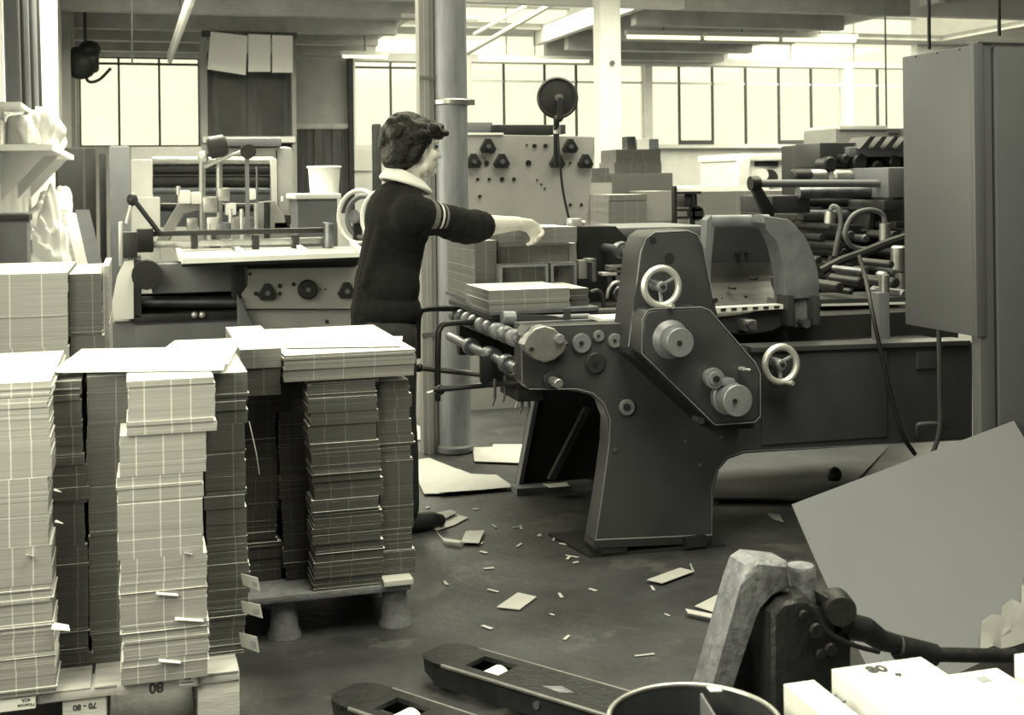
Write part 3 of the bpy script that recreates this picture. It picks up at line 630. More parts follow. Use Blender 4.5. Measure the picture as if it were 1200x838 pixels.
for u in (793, 814): part('post', MB().pbox(u - 1.6, 218 if u < 800 else 228, u + 1.6, 445, 8.4, .05), M['black'], t)
for v in (226, 246, 255): part('cross_rail', MB().pbox(793, v - 1.5, 822, v + 1.5, 8.4, .04), M['black'], t)
part('motor_box', MB().pbox(802, 227, 818, 243, 8.42, .15, .02), M['paint_dark'], t)
part('wheel', MB().cyl(at(817, 250, 8.4), at(817, 250, 8.4) + Vector((0, .06, 0)), .055), M['black'], t)
single('machine_table', 'grey flat machine bed running behind the press tower', 'table', MB().pbox(700, 266, 835, 278, 6.6, .7, .01).pbox(702, 278, 720, 480, 6.7, .5).pbox(800, 278, 830, 480, 6.7, .6), M['paint_mid'])

# far right pale machine by the windows
Yw = 12.5
t = thing('pale_far_machine', 'pale white machine under the far right windows', 'machine', (at(930, 200, Yw).x, Yw + .4, 0))
part('body', MB().pprism([(867, 190), (876, 184), (965, 182), (965, 380), (867, 380)], Yw, 1.0, .02), M['whitebeam'], t)
part('top_slab', MB().pbox(868, 180, 965, 188, Yw - .05, 1.1, .01), M['white'], t)
part('dark_slot', MB().pbox(885, 189, 912, 195, Yw - .02, .05), M['black'], t)
part('dark_grip', MB().cyl(at(902, 208, Yw - .1), at(902, 208, Yw), .09), M['black'], t)
part('side_leg', MB().pprism([(864, 222), (867, 188), (880, 184), (876, 222)], Yw - .1, .08, .01), M['white'], t)
part('rounded_cover', MB().cyl(at(893, 205, Yw - .1), at(893, 205, Yw), .07), M['whitebeam'], t)
# ------------------------------------------------------------------ right rear press
Y = 6.2
t = thing('printing_press', 'dark complex printing press with rollers and hoses at the right rear', 'machine', (at(1010, 300, Y).x, Y + .6, 0))
part('main_block', MB().pprism([(940, 252), (1075, 250), (1075, 520), (940, 520)], Y + .55, .8), M['black'], t)
part('tower_back', MB().pbox(962, 168, 1075, 260, Y + .7, .5, .012), M['paint_dark'], t)
part('top_block', MB().pbox(961, 167, 1012, 196, Y + .45, .3, .01), M['paint'], t)
part('top_beam', MB().pbox(995, 172, 1072, 184, Y + .4, .25, .01), M['paint_mid'], t)
part('dark_gap', MB().pbox(975, 183, 1072, 205, Y + .5, .2), M['black'], t)
for k in range(4):
    u = 1008 + k * 14; part('feed_blade', MB().pprism([(u, 174), (u + 12, 160), (u + 18, 160), (u + 8, 174)], Y + .35, .2), M['paint'], t)
for u, v, r in ((974, 192, .045), (1009, 190, .05), (992, 186, .03), (1030, 196, .04), (1050, 190, .04)):
    c = at(u, v, Y + .38); part('black_knob', MB().cyl(c, c + Vector((0, .12, 0)), r, n=16, b=.01), M['black'], t)
for u in (938, 955, 985, 1010): c = at(u, 207, Y + .4); part('roller_end', MB().cyl(c + Vector((-.06, 0, 0)), c + Vector((.07, 0, 0)), .045, n=18, b=.012), M['steel'] if u not in (938,) else M['black'], t)
part('long_roller', MB().cyl(at(884, 215, Y + .1), at(1046, 215, Y + .1), .022, n=18), M['paint_mid'], t)
part('roller_cap', MB().cyl(at(879, 215, Y + .1), at(889, 215, Y + .1), .04), M['black'], t)
part('swing_arm', MB().pprism([(880, 218), (893, 219), (908, 245), (907, 262), (900, 262)], Y + .15, .03, .01), M['black'], t)
part('end_housing', MB().pbox(1041, 196, 1066, 232, Y, .5, .015), M['paint_mid'], t)
part('end_housing_lower', MB().pbox(1036, 234, 1066, 247, Y, .5, .012), M['paint'], t)
part('grey_box', MB().pbox(905, 229, 950, 250, Y + .2, .4, .012), M['paint'], t)
part('second_roller', MB().cyl(at(935, 226, Y + .2), at(1040, 224, Y + .2), .035), M['steel_dark'], t)
for k, (u0, u1, v, r, m) in enumerate(((918, 1045, 237, .03, 'black'), (938, 1010, 252, .04, 'steel_dark'), (930, 1040, 263, .03, 'black'), (936, 1010, 280, .04, 'black'), (948, 1062, 296, .025, 'steel_dark'), (945, 1060, 330, .02, 'steel_dark'), (950, 1060, 344, .012, 'steel'))):
    part('shaft', MB().cyl(at(u0, v, Y + .4), at(u1, v, Y + .4), r, n=12), M[m], t)
part('inclined_plate', MB().pprism([(1013, 290), (1020, 250), (1027, 248), (1020, 292)], Y + .2, .2, .006), M['paint'], t)
part('right_hood', MB().pprism([(1014, 247), (1022, 240), (1070, 243), (1070, 262), (1026, 262)], Y + .25, .3, .01), M['paint'], t)
rr = random.Random(3)
for k in range(90):       # small fittings of the press's open front
    u, v = rr.uniform(955, 1060), rr.uniform(262, 350); c = at(u, v, Y + rr.uniform(-.2, .3)); s = rr.uniform(.008, .026)
    m = M[rr.choice(['steel_dark', 'paint_dark', 'black', 'black', 'paint_dark', 'black', 'paint'])]
    if k % 3: b = MB().box(c.x - s * rr.uniform(.6, 2.2), c.x + s * rr.uniform(.6, 2.2), c.y, c.y + .5, c.z - s, c.z + s, .004)
    else: b = MB().cyl(c, c + Vector((0, .5, 0)), s, n=12, b=.004)
    part('press_fitting', b, m, t)
part('fitting_rail', MB().pbox(945, 349, 1075, 354, Y - .25, .6), M['paint'], t)
part('coupling', MB().cyl(at(972, 262, Y - .3), at(973, 248, Y - .3), .03, n=12), M['steel'], t)
part('valve', MB().cyl(at(1037, 282, Y - .4), at(1037, 262, Y - .4), .03, n=12), M['steel'], t)
part('air_hose', MB().tube([at(973, 247, Y - .3), at(976, 242, Y - .3), at(983, 246, Y - .32), at(985, 262, Y - .33), at(981, 285, Y - .33), at(976, 312, Y - .3)], .014), M['paint_mid'], t, 'pale hose curving down')
part('air_hose', MB().tube([at(1037, 262, Y - .4), at(1034, 251, Y - .4), at(1020, 246, Y - .42), at(1003, 250, Y - .45), at(993, 263, Y - .45), at(991, 278, Y - .45), at(999, 289, Y - .43), at(1012, 292, Y - .4), at(1030, 288, Y - .35)], .013), M['paint_mid'], t, 'pale hose forming a loop')
part('thick_hose', MB().tube([at(962, 318, Y - .5), at(985, 306, Y - .5), at(1010, 297, Y - .5), at(1040, 285, Y - .5), at(1068, 276, Y - .5)], .024), M['rubber'], t)
part('thick_hose', MB().tube([at(975, 345, Y - .35), at(973, 320, Y - .35), at(976, 300, Y - .35)], .022), M['rubber'], t)
for u, v0, v1, r in ((1053, 288, 318, .04), (1056, 318, 345, .03), (1033, 318, 330, .03)):
    part('air_cylinder', MB().cyl(at(u, v1, Y - .6), at(u, v0, Y - .6), r, n=16, b=.01), M['steel'], t)
t = thing('press_hood', 'pale box hood showing above the dark press left of the cabinet', 'hood', (at(1020, 160, 8.6).x, 8.8, 0))
part('body', MB().box(at(980, 200, 8.6).x, at(1066, 200, 8.6).x, 8.6, 9.1, 0, at(1020, 150, 8.6).z, .02), M['paint_light'], t)
part('lid', MB().pbox(984, 147, 1040, 152, 8.58, .5, .01), M['white'], t)
part('vent_panel', MB().pbox(1042, 151, 1055, 156, 8.58, .03), M['paint_mid'], t)

# ------------------------------------------------------------------ front machine
YM = 4.33
t = FM = thing('carton_machine', 'large dark grey cast iron carton feeding machine with handwheels at centre right', 'machine', (2.0, 4.8, 0))
arch = [(714, 520), (715, 492), (708, 473), (695, 461), (676, 456), (620, 456)]
part('side_frame', MB().pprism([(612, 394), (620, 383), (735, 379), (742, 400), (880, 409), (1140, 401), (1140, 515), (872, 529), (852, 536), (840, 550), (834, 572), (834, 634), (696, 641), (698, 626), (706, 580)] + arch + [(612, 448)], YM, .10, .008), M['paint'], t)
part('foot_flange', MB().pprism([(697, 634), (834.5, 628), (834.5, 637), (697, 643)], YM - .004, .11, .004), M['paint_dark'], t)
def worn(pts, Yw, r, closed=False, m='paint_mid'):      # pale tubes along worn corners, painting in their edge highlights
    P = [at(u, v, Yw) for u, v in pts]; part('worn_edge_highlight', MB().tube(P + ([P[0]] if closed else []), r, 6, 1), M[m], t)
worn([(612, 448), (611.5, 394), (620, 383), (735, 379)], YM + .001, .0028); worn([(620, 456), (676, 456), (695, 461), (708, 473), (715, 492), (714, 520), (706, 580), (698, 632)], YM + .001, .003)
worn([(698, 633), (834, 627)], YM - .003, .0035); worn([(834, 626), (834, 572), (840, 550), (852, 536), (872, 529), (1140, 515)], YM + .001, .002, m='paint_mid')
a, b = fl(690, 654), fl(850, 641); 
part('floor_plate', MB().slab([a, b, b + Vector((-.05, .32, 0)), a + Vector((-.05, .32, 0))], .012, (0, 0, 1)), M['black'], t)
part('foot_block', MB().box(at(800, 640, YM).x, at(825, 640, YM).x, YM - .03, YM + .1, .012, .05), M['black'], t)
part('foot_block', MB().box(at(705, 645, YM).x, at(735, 645, YM).x, YM + .0, YM + .1, .012, .04), M['black'], t)
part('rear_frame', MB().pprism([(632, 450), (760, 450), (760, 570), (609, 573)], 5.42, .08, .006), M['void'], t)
part('rear_frame_edge', MB().pprism([(629, 456), (634, 456), (612, 573), (607, 573)], 5.38, .05), M['paint_mid'], t)
part('rear_foot_rail', MB().pbox(608, 566, 716, 573, 5.35, .06), M['paint'], t)
q0, q1 = fl(606, 581), fl(700, 575); part('rear_floor_rail', MB().slab([q0, q1, q1 + Vector((0, .1, 0)), q0 + Vector((0, .1, 0))], .03, (0, 0, 1)), M['paint_mid'], t)
part('diagonal_brace', MB().pprism([(686, 478), (693, 480), (651, 562), (643, 562)], 5.3, .03), M['paint'], t)
part('bed_body', MB().box(at(842, 460, YM).x, at(1140, 460, YM).x, YM + .10, 5.4, at(1000, 518, YM).z, at(1000, 412, YM).z), M['paint_dark'], t)
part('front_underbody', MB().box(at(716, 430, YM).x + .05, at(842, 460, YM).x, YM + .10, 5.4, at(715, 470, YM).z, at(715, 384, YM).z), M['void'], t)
part('leg_core', MB().box(at(745, 600, YM).x, at(832, 600, YM).x, YM + .10, YM + .2, .013, at(715, 470, YM).z), M['paint_dark'], t)
part('bed_rail', MB().pprism([(880, 407), (1138, 399), (1138, 405), (880, 414)], YM - .02, .12, .006), M['paint'], t)
part('bed_cover_plate', MB().pprism([(893, 416), (1040, 411), (1040, 512), (893, 522)], YM - .008, .02, .004), M['paint'], t)
part('bed_end_plate', MB().pprism([(1075, 412), (1098, 411), (1098, 432), (1075, 433)], YM - .01, .02, .004), M['paint'], t)
for u, v in ((820, 545), (845, 512), (975, 498), (952, 515), (720, 527), (803, 517)): c = at(u, v, YM); part('plug', MB().cyl(c + Vector((0, -.006, 0)), c, .008, n=10), M['steel_dark'], t)
# table edge, rails and discs on the side frame
part('table_top', MB().box(at(630, 381, YM).x, at(735, 379, YM).x, YM + .10, 5.45, at(690, 381, YM).z - .06, at(690, 381, YM).z - .03), M['black'], t)
for k in range(5): part('table_rail', MB().box(at(628, 381, YM).x, at(735, 379, YM).x, YM + .12 + k * .13, YM + .15 + k * .13, at(690, 381, YM).z - .03, at(690, 381, YM).z - .008, .003), M['steel_dark' if k % 2 else 'paint'], t)
def disc(u, v, r, h, m, nm, Yd=YM, r2=None, n=28, lab=None):
    c = at(u, v, Yd); r2 = r2 or r
    return part(nm, MB().lathe([(0, -h), (r2 - .003, -h), (r2, -h + .003), (r, 0), (0, .005)], c, (0, 1, 0), n), M[m], t, lab)
c = at(638, 404, YM - .05)
part('end_cover', MB().prism(xz([(613, 404), (618, 394), (627, 385), (638, 382), (650, 385), (659, 394), (667, 403), (660, 414), (650, 422), (638, 425), (626, 421), (618, 413)], YM - .05), YM - .05, YM + .01, .008), M['steel'], t, 'light lemon-shaped steel bearing cover')
for u, v, r in ((622, 409, .008), (665, 404, .008)): c = at(u, v, YM - .05); part('cover_bolt', MB().cyl(c + Vector((0, -.012, 0)), c, r, n=10), M['black'], t)
disc(650, 395, .018, .065, 'cast', 'cover_boss')
for u, v, r, m in ((681, 402, .036, 'paint_mid'), (701, 393.5, .021, 'paint_mid'), (720, 399, .027, 'paint_mid'), (697, 425, .038, 'paint_dark'), (734, 477, .030, 'paint_mid')):
    o = disc(u, v, r, .014, m, 'side_disc'); c = at(u, v, YM - .014)
    part('disc_centre', MB().cyl(c + Vector((0, -.006, 0)), c, r * (.45 if u == 734 else .22), n=12), M['black'], o)
disc(645, 445, .032, .02, 'paint_dark', 'shaft_collar'); c = at(647, 446, YM - .02); part('shaft_stub', MB().cyl(c, c + Vector((.0, -.08, 0)), .017, n=18, b=.003), M['steel'], t)
# pressed tower and gear housing
YT = YM - .10
part('tower', MB().pprism([(736, 408), (743, 350), (750, 295), (756, 278), (766, 271), (806, 269), (818, 274), (825, 288), (840, 366), (850, 400), (800, 440)], YT, .16, .024), M['paint'], t)
hous = [(753, 374), (759, 364), (766, 362), (822, 360), (832, 364), (885, 425), (891, 438), (891, 488), (884, 495), (838, 498), (752, 414)]
part('gear_housing', MB().pprism(hous, YT - .10, .16, .018), M['paint'], t)
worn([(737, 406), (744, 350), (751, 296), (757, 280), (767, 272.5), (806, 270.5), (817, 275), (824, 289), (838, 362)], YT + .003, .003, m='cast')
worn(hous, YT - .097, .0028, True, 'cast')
part('housing_gasket', MB().pprism([(740, 408), (752, 414), (838, 498), (884, 495), (884, 502), (834, 504), (738, 416)], YT - .03, .12), M['black'], t)
for u, v, r in ((765, 281, .012), (784, 302, .018), (838, 352, .010)): c = at(u, v, YT); part('hole_plug', MB().cyl(c + Vector((0, -.004, 0)), c, r, n=14), M['black'], t)
def handwheel(u, v, Yw, R, lab):
    c = at(u, v, Yw); o = part('handwheel', MB().ring(c, (0, 1, 0), R, .0125, 40, 10), M['chrome'], t, lab)
    sp = MB()
    for k in range(3):
        a = -pi / 2 + k * 2 * pi / 3; sp.tube([c + Vector((cos(a) * .015, .012, sin(a) * .015)), c + Vector((cos(a) * R, 0, sin(a) * R))], .0075, 8)
    part('spokes', sp, M['cast'], o)
    part('hub', MB().cyl(c + Vector((0, -.012, 0)), c + Vector((0, .10, 0)), .02, n=20, b=.004), M['cast'], o)
    part('hub_nut', MB().cyl(c + Vector((0, -.02, 0)), c + Vector((0, -.01, 0)), .008, n=8), M['black'], o)
    q = c + Vector((.012, -.012, -R)); part('crank_pin', MB().cyl(q, q + Vector((.012, -.035, 0)), .009, n=10), M['chrome'], o)
handwheel(775, 336, YT - .07, .066, 'bright handwheel with three spokes on the tower')
handwheel(915, 427, YM - .08, .066, 'bright handwheel with three spokes on the bed')
disc(786, 398, .07, .02, 'cast', 'drive_cap', YT - .10, .055); o = disc(788, 399, .052, .07, 'cast', 'drive_cap', YT - .11); c = at(796, 402, YT - .18); part('cap_socket', MB().cyl(c + Vector((0, -.004, 0)), c, .009, n=10), M['black'], o)
c = at(836, 443, YT - .13); o = part('serrated_knob', MB().lathe([(0, -.02), (.024, -.02), (.026, -.014), (.036, -.014), (.038, 0), (.030, .03), (0, .03)], c, (0, 1, 0), 14), M['cast'], t); part('knob_centre', MB().cyl(c + Vector((0, -.03, 0)), c + Vector((0, -.01, 0)), .012, n=10), M['black'], o)
o = disc(851, 465, .062, .025, 'cast', 'motor_cap', YT - .10); o = disc(854, 466, .057, .075, 'cast', 'motor_cap', YT - .11); c = at(861, 470, YT - .19); part('cap_socket', MB().cyl(c + Vector((0, -.004, 0)), c, .009, n=10), M['black'], o)
part('cap_lug', MB().pbox(846, 444, 862, 452, YT - .15, .05, .008), M['cast'], t)
c = at(867, 432, YT - .11); part('oil_nipple', MB().cyl(c, c + Vector((0, -.03, .004)), .007, n=10).cyl(c + Vector((0, -.02, 0)), c + Vector((.03, -.02, -.004)), .005, n=8), M['chrome'], t)
c = at(814, 490, YT); part('drain_cock', MB().cyl(c, c + Vector((0, -.06, 0)), .012, n=10), M['steel_dark'], t)
# feed rollers at the left end
zr = at(610, 396, YM + .1)
A1, B1 = Vector((zr.x - .02, YM + .06, zr.z)), Vector((zr.x - .02, 5.42, zr.z))
part('roller_shaft', MB().cyl(A1, B1, .014, n=12), M['steel'], t)
for k in range(9):
    c = A1.lerp(B1, .02 + k * .108); part('feed_disc', MB().cyl(c, c + Vector((0, .05, 0)), .033, n=20, b=.008), M['steel_dark'] if k % 2 else M['cast'], t)
zr2 = at(606, 430, YM + .1); A2, B2 = Vector((zr2.x - .01, YM + .06, zr2.z)), Vector((zr2.x - .01, 5.42, zr2.z))
part('lower_shaft', MB().cyl(A2, B2, .02, n=14), M['steel_dark'], t)
for f in (.1, .3, .34, .62): c = A2.lerp(B2, f); part('shaft_clamp', MB().cyl(c, c + Vector((0, .05, 0)), .036, n=16, b=.006), M['steel_dark'], t)
part('clamp_lever', MB().box(zr2.x - .06, zr2.x + .03, YM + .36, YM + .42, zr2.z - .10, zr2.z + .01, .01), M['black'], t)
part('far_bearing_plate', MB().box(at(537, 390, 5.42).x, at(537, 390, 5.42).x + .16, 5.40, 5.46, at(540, 416, 5.42).z, at(540, 366, 5.42).z, .006), M['black'], t)
part('far_side_frame', MB().pprism([(556, 366), (735, 366), (735, 440), (640, 440), (556, 416)], 5.46, .06, .006), M['paint_dark'], t)
part('guide_rod', MB().tube([at(490, 420, 5.2), at(490, 385, 5.2), at(492, 368, 5.2), at(500, 362.5, 5.2), at(530, 362, 5.25), at(553, 363, 5.3)], .012), M['black'], t)
part('guide_rod', MB().tube([at(513, 470, 4.9), at(513.5, 400, 4.9), at(516, 385, 4.9), at(526, 379, 4.9), at(565, 378, 4.95), at(612, 380, 5.0)], .012), M['black'], t)
part('stop_bar', MB().tube([at(489, 431, 5.0), at(545, 437, 4.95), at(606, 443, 4.6)], .012), M['black'], t)
part('stop_bar', MB().tube([at(508, 457, 4.8), at(560, 452, 4.75), at(610, 448, 4.5)], .012), M['black'], t)
part('bar_handle', MB().cyl(at(500, 461, 4.8), at(516, 457, 4.8), .007, n=8), M['chrome'], t)
part('bar_clamp', MB().ball(at(516, 457, 4.8), .02), M['black'], t); part('bar_clamp', MB().ball(at(491, 431, 5.0), .018), M['black'], t)
for u, v in ((607, 469), (612, 475), (620, 478), (592, 462), (580, 466)): c = at(u, v, 4.6); part('drip_screw', MB().cyl(c, c + Vector((-.01, .0, -.03)), .005, n=8).cyl(c, Vector((c.x, c.y, c.z + .07)), .006, n=8), M['chrome'] if u % 2 else M['steel_dark'], t)
part('under_bracket', MB().box(at(598, 455, 4.6).x, at(628, 455, 4.6).x, 4.5, 4.75, at(612, 466, 4.6).z, at(612, 452, 4.6).z, .01), M['paint_dark'], t)
# feed table carrying the card
ztab = at(620, 362, 4.74).z
part('feed_table', MB().box(at(573, 366, 4.74).x, at(700, 366, 4.74).x, 4.72, 5.02, ztab - .018, ztab, .003).box(at(557, 366, 5.18).x, at(700, 366, 4.74).x, 5.02, 5.72, ztab - .018, ztab, .003), M['steel_dark'], t)
part('table_support', MB().box(at(576, 366, 4.74).x, at(584, 366, 4.74).x, 4.74, 5.44, at(620, 381, YM).z - .02, ztab - .018).box(at(662, 366, 4.74).x, at(668, 366, 4.74).x, 4.74, 5.44, at(620, 381, YM).z, ztab - .018), M['paint'], t)
part('table_roller', MB().cyl(at(588, 373, 4.66), at(604, 373, 4.66), .028, n=18, b=.004).cyl(at(604, 374, 4.66), at(690, 371, 4.66), .012), M['cast'], t)
part('feed_blade', MB().pprism([(600, 369), (650, 370), (662, 374), (630, 384), (605, 378)], 4.64, .02), M['paint'], t)
part('blade_arm', MB().pbox(662, 362, 669, 394, 4.6, .02), M['paint'], t)
part('pressure_roller', MB().cyl(at(668, 369, 4.75), at(738, 367, 4.75), .024, n=16), M['paint_dark'], t)
part('paper_strip', MB().box(at(702, 373, 4.5).x, at(734, 373, 4.5).x, 4.45, 4.62, at(718, 376, 4.5).z, at(718, 372, 4.5).z), M['white'], t)
# black housing behind the stack and its mechanism
part('black_housing', MB().pprism([(677, 265), (722, 265), (744, 288), (744, 372), (677, 372)], 5.32, .3, .006), M['black'], t)
c = at(728, 293, 5.1); part('spool', MB().lathe([(0, -.05), (.02, -.05), (.02, -.03), (.034, -.03), (.038, 0), (.034, .03), (.02, .04), (.02, .2), (0, .2)], c, (0, 1, 0), 22), M['steel_dark'], t)
part('spool_rod', MB().cyl(at(730, 294, 5.05), at(748, 294, 5.05), .012, n=10), M['steel'], t)
for x in (dict(u0=679, v0=305, u1=688, v1=327, m='steel'), dict(u0=688, v0=303, u1=697, v1=308, m='steel'), dict(u0=694, v0=303, u1=699, v1=330, m='steel_dark'), dict(u0=706, v0=319, u1=742, v1=323, m='chrome'), dict(u0=714, v0=311, u1=742, v1=317, m='steel'), dict(u0=722, v0=313, u1=730, v1=335, m='steel_dark'), dict(u0=736, v0=296, u1=745, v1=312, m='steel'), dict(u0=712, v0=322, u1=718, v1=340, m='paint_dark')):
    part('linkage', MB().pbox(x['u0'], x['v0'], x['u1'], x['v1'], 5.1, .06, .004), M[x['m']], t)
c = at(728, 345, 5.05); part('pulley', MB().ring(c, (0, 1, 0), .03, .008, 24, 6).cyl(c, c + Vector((0, .05, 0)), .02), M['steel_dark'], t)
part('thin_hose', MB().tube([at(711, 350, 5.0), at(714, 338, 5.0), at(722, 331, 5.0), at(736, 333, 5.0)], .008), M['steel'], t)
part('thin_hose', MB().tube([at(692, 343, 4.9), at(700, 341, 4.9), at(706, 348, 4.9), at(708, 362, 4.9)], .01), M['paint_dark'], t)
c = at(668, 264, 5.35); part('clamp_block', MB().box(c.x, c.x + .05, 5.33, 5.4, c.z - .015, c.z + .03, .005).cyl(c + Vector((-.01, 0, .01)), c + Vector((.07, 0, .01)), .01, n=8), M['chrome'], t)
# curved drum guard
YG = 4.62
part('guard_arm', MB().pprism([(894, 252)] + [(905 + 56 * sin(a * pi / 18), 349 - 98 * cos(a * pi / 18)) for a in range(2, 10)] + [(889 + 32 * sin(a * pi / 18), 352 - 92 * cos(a * pi / 18)) for a in range(9, 0, -1)], YG, .10, .012), M['cast'], t, 'worn curved casting of the drum guard')
part('guard_top', MB().cyl(at(831, 260, YG + .14), at(900, 259, YG + .14), .028, n=20), M['cast'], t)
part('guard_left_cheek', MB().pprism([(828, 258), (834, 252), (839, 262), (834, 300), (832, 362), (824, 362), (826, 300)], YG + .12, .05, .006), M['cast'], t)
part('guard_back_plate', MB().pprism([(833, 266), (904, 266), (903, 307), (831, 308)], YG + .36, .03, .004), M['paint'], t)
p0, p1 = at(831, 308, YG + .36), at(903, 307, YG + .36); q0_, q1_ = at(836, 362, YG + .08), at(920, 358, YG + .08)
curve = MB(); prev = None
for k in range(9):
    f = k / 8; e = sin(f * pi) * .05
    a = p0.lerp(q0_, f) + Vector((0, e, -e * .4)); b = p1.lerp(q1_, f) + Vector((0, e, -e * .4))
    if prev: curve.slab([prev[0], prev[1], b, a], .008)
    prev = (a, b)
part('drum_shell', curve, M['paint_dark'], t)
for u, v in ((866, 298), (885, 327), (860, 338), (845, 350), (873, 348), (876, 297)): c = at(u, v, YG + .34 if v < 305 else YG + .2); part('shell_screw', MB().cyl(c + Vector((0, -.01, 0)), c + Vector((0, .05, 0)), .012 if u == 866 else .006, n=10), M['black'], t)
part('perforated_rail', MB().pprism([(838, 361), (918, 357), (918, 362), (838, 367)], YG, .06), M['whitebeam'], t)
for k in range(6): u = 845 + k * 12.5; part('rail_slot', MB().pbox(u, 361.6 - k * .6, u + 6, 364 - k * .6, YG - .004, .01), M['black'], t)
part('lower_jaw', MB().pprism([(838, 372), (890, 368), (921, 352), (930, 362), (922, 380), (905, 389), (870, 394), (842, 388)], YG + .03, .2, .012), M['paint'], t)
for u, v0, v1 in ((927, 346, 383), (957, 346, 382)): part('hinge_lug', MB().pbox(u - 4, v0, u + 5, v1, YG - .03, .1, .012), M['paint'], t)
part('hinge_plate', MB().pprism([(931, 350), (952, 350), (950, 384), (933, 384)], YG + .02, .06, .006), M['paint_mid'], t)
c = at(941, 378, YG); part('hinge_bolt', MB().cyl(c + Vector((0, -.03, 0)), c + Vector((0, .05, 0)), .02, n=8), M['steel_dark'], t)
part('latch', MB().pbox(874, 375, 888, 389, YG - .05, .1, .012), M['steel'], t)
c = at(881, 381, YG - .07); part('latch_screw', MB().cyl(c, c + Vector((0, .04, 0)), .016, n=10), M['steel_dark'], t)
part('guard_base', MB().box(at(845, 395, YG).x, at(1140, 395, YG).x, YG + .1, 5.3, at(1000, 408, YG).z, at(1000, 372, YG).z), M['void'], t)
part('bed_slide', MB().pprism([(962, 351), (1062, 348), (1062, 358), (962, 360)], 4.9, .3, .004), M['paint'], t)
part('slide_perforation', MB().pprism([(964, 356.5), (1062, 354), (1062, 356.5), (964, 359)], 4.89, .02), M['whitebeam'], t)
part('bed_post', MB().pbox(1030, 343, 1043, 404, 4.55, .06, .006), M['paint_mid'], t)
part('post_foot', MB().pbox(1024, 401, 1054, 408, 4.5, .12, .006), M['paint_mid'], t)
part('post_socket', MB().cyl(at(1036, 345, 4.58), at(1036, 322, 4.58), .022, n=14), M['steel'], t)
for u, v, r in ((1010, 330, .03), (1050, 332, .035), (985, 336, .03), (1012, 318, .02), (1060, 345, .03), (998, 342, .02), (1045, 310, .025)): c = at(u, v, 4.9); r *= .7; part('slide_fitting', MB().cyl(c, c + Vector((0, .25, 0)), r, n=14, b=.006), M['black'] if u % 4 else M['steel_dark'], t)
part('drop_cable', MB().tube([at(1007, 300, 4.6), at(1014, 325, 4.5), at(1022, 365, 4.3), at(1034, 420, 4.27), at(1046, 470, 4.27), at(1058, 510, 4.27), at(1072, 532, 4.3)], .009), M['rubber'], t)
part('bed_handle', MB().tube([at(1075, 510, 4.32), at(1075, 499, 4.27), at(1080, 496.5, 4.26), at(1098, 496, 4.27), at(1102, 500, 4.32)], .007), M['paint_mid'], t)
# panel caught under the machine
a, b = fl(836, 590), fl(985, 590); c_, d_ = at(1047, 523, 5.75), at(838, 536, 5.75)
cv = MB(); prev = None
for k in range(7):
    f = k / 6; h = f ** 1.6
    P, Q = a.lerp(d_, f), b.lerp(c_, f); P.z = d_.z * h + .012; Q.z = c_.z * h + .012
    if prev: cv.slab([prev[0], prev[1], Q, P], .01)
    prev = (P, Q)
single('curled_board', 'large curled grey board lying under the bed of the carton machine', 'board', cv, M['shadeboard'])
single('crumpled_waste', 'small dark crumpled paper lying on the curled grey board', 'waste paper', heap(fl(984, 560, .06) + Vector((0, .05, 0)), (.03, .03, .03), 5, .3), M['paint_dark'])
single('waste_strip', 'pale torn strip lying on the floor right of the machine foot', 'waste paper', MB().slab([fl(905, 608, .004), fl(918, 612, .004), fl(914, 604, .004), fl(900, 602, .004)], .004), M['grime'])

# ------------------------------------------------------------------ card on the feed table
g = 'card on the feed table of the carton machine'
def cb(u0, u1, v0, v1, Yb, dep, m, lab, seed, k=8, cat='bundle', nm='card_bundle', zb=None):
    a, b = at(u0, (v0 + v1) / 2, Yb), at(u1, (v0 + v1) / 2, Yb); um = (u0 + u1) / 2
    return single(nm, lab, cat, bundle_mb(a.x, b.x, Yb, Yb + dep, at(um, v1, Yb).z if zb is None else zb, at(um, v0, Yb).z, seed, k), m, g)
cb(573, 668, 339, 362, 4.76, .36, CARDL, 'white-topped card bundle lying in front on the feed table', 1, 10, zb=ztab)
cb(669, 690, 338, 361, 4.80, .33, DARK, 'short white-topped card bundle right of the front one on the feed table', 2, 10, zb=ztab)
cb(557, 582, 282, 352, 5.18, .5, MIDC, 'tall narrow card block at the left end of the feed table', 3, 14, zb=ztab)
cb(583, 668, 311, 352, 5.24, .4, CARDL, 'lower card block on the feed table behind the two open trays', 4, 10, zb=ztab)
zz = at(625, 311, 5.24).z
cb(583, 666, 285, 311, 5.22, .4, CARDL, 'card block directly under the bundle held by the woman', 5, 10, zb=zz)
cb(667, 676, 285, 352, 5.22, .4, GREY, 'thin dark card block at the right end of the upper stack', 6, 10, zb=ztab)
for k, (u0, u1, v0, v1) in enumerate(((583, 640, 310, 352), (643, 673, 308, 352))):
    a, b = at(u0, v0, 5.15), at(u1, v0, 5.15); z1 = a.z; tray = thing('card_tray', ['wide', 'narrow'][k] + ' open card tray standing on edge behind the front bundle', 'tray', ((a.x + b.x) / 2, 5.16, ztab), g)
    part('back', MB().box(a.x, b.x, 5.18, 5.19, ztab, z1), MIDC, tray)
    part('rim', MB().box(a.x, a.x + .012, 5.12, 5.18, ztab, z1).box(b.x - .012, b.x, 5.12, 5.18, ztab, z1).box(a.x + .012, b.x - .012, 5.12, 5.18, z1 - .012, z1), M['paint_mid'], tray)
zz = at(630, 285, 5.22).z
r3 = Matrix.Rotation(radians(-2.5), 3, 'Y'); hb = MB()
a, b = at(584, 277, 5.16), at(675, 277, 5.16)
zl = [zz + .006 + q * .0085 for q in range(9)]
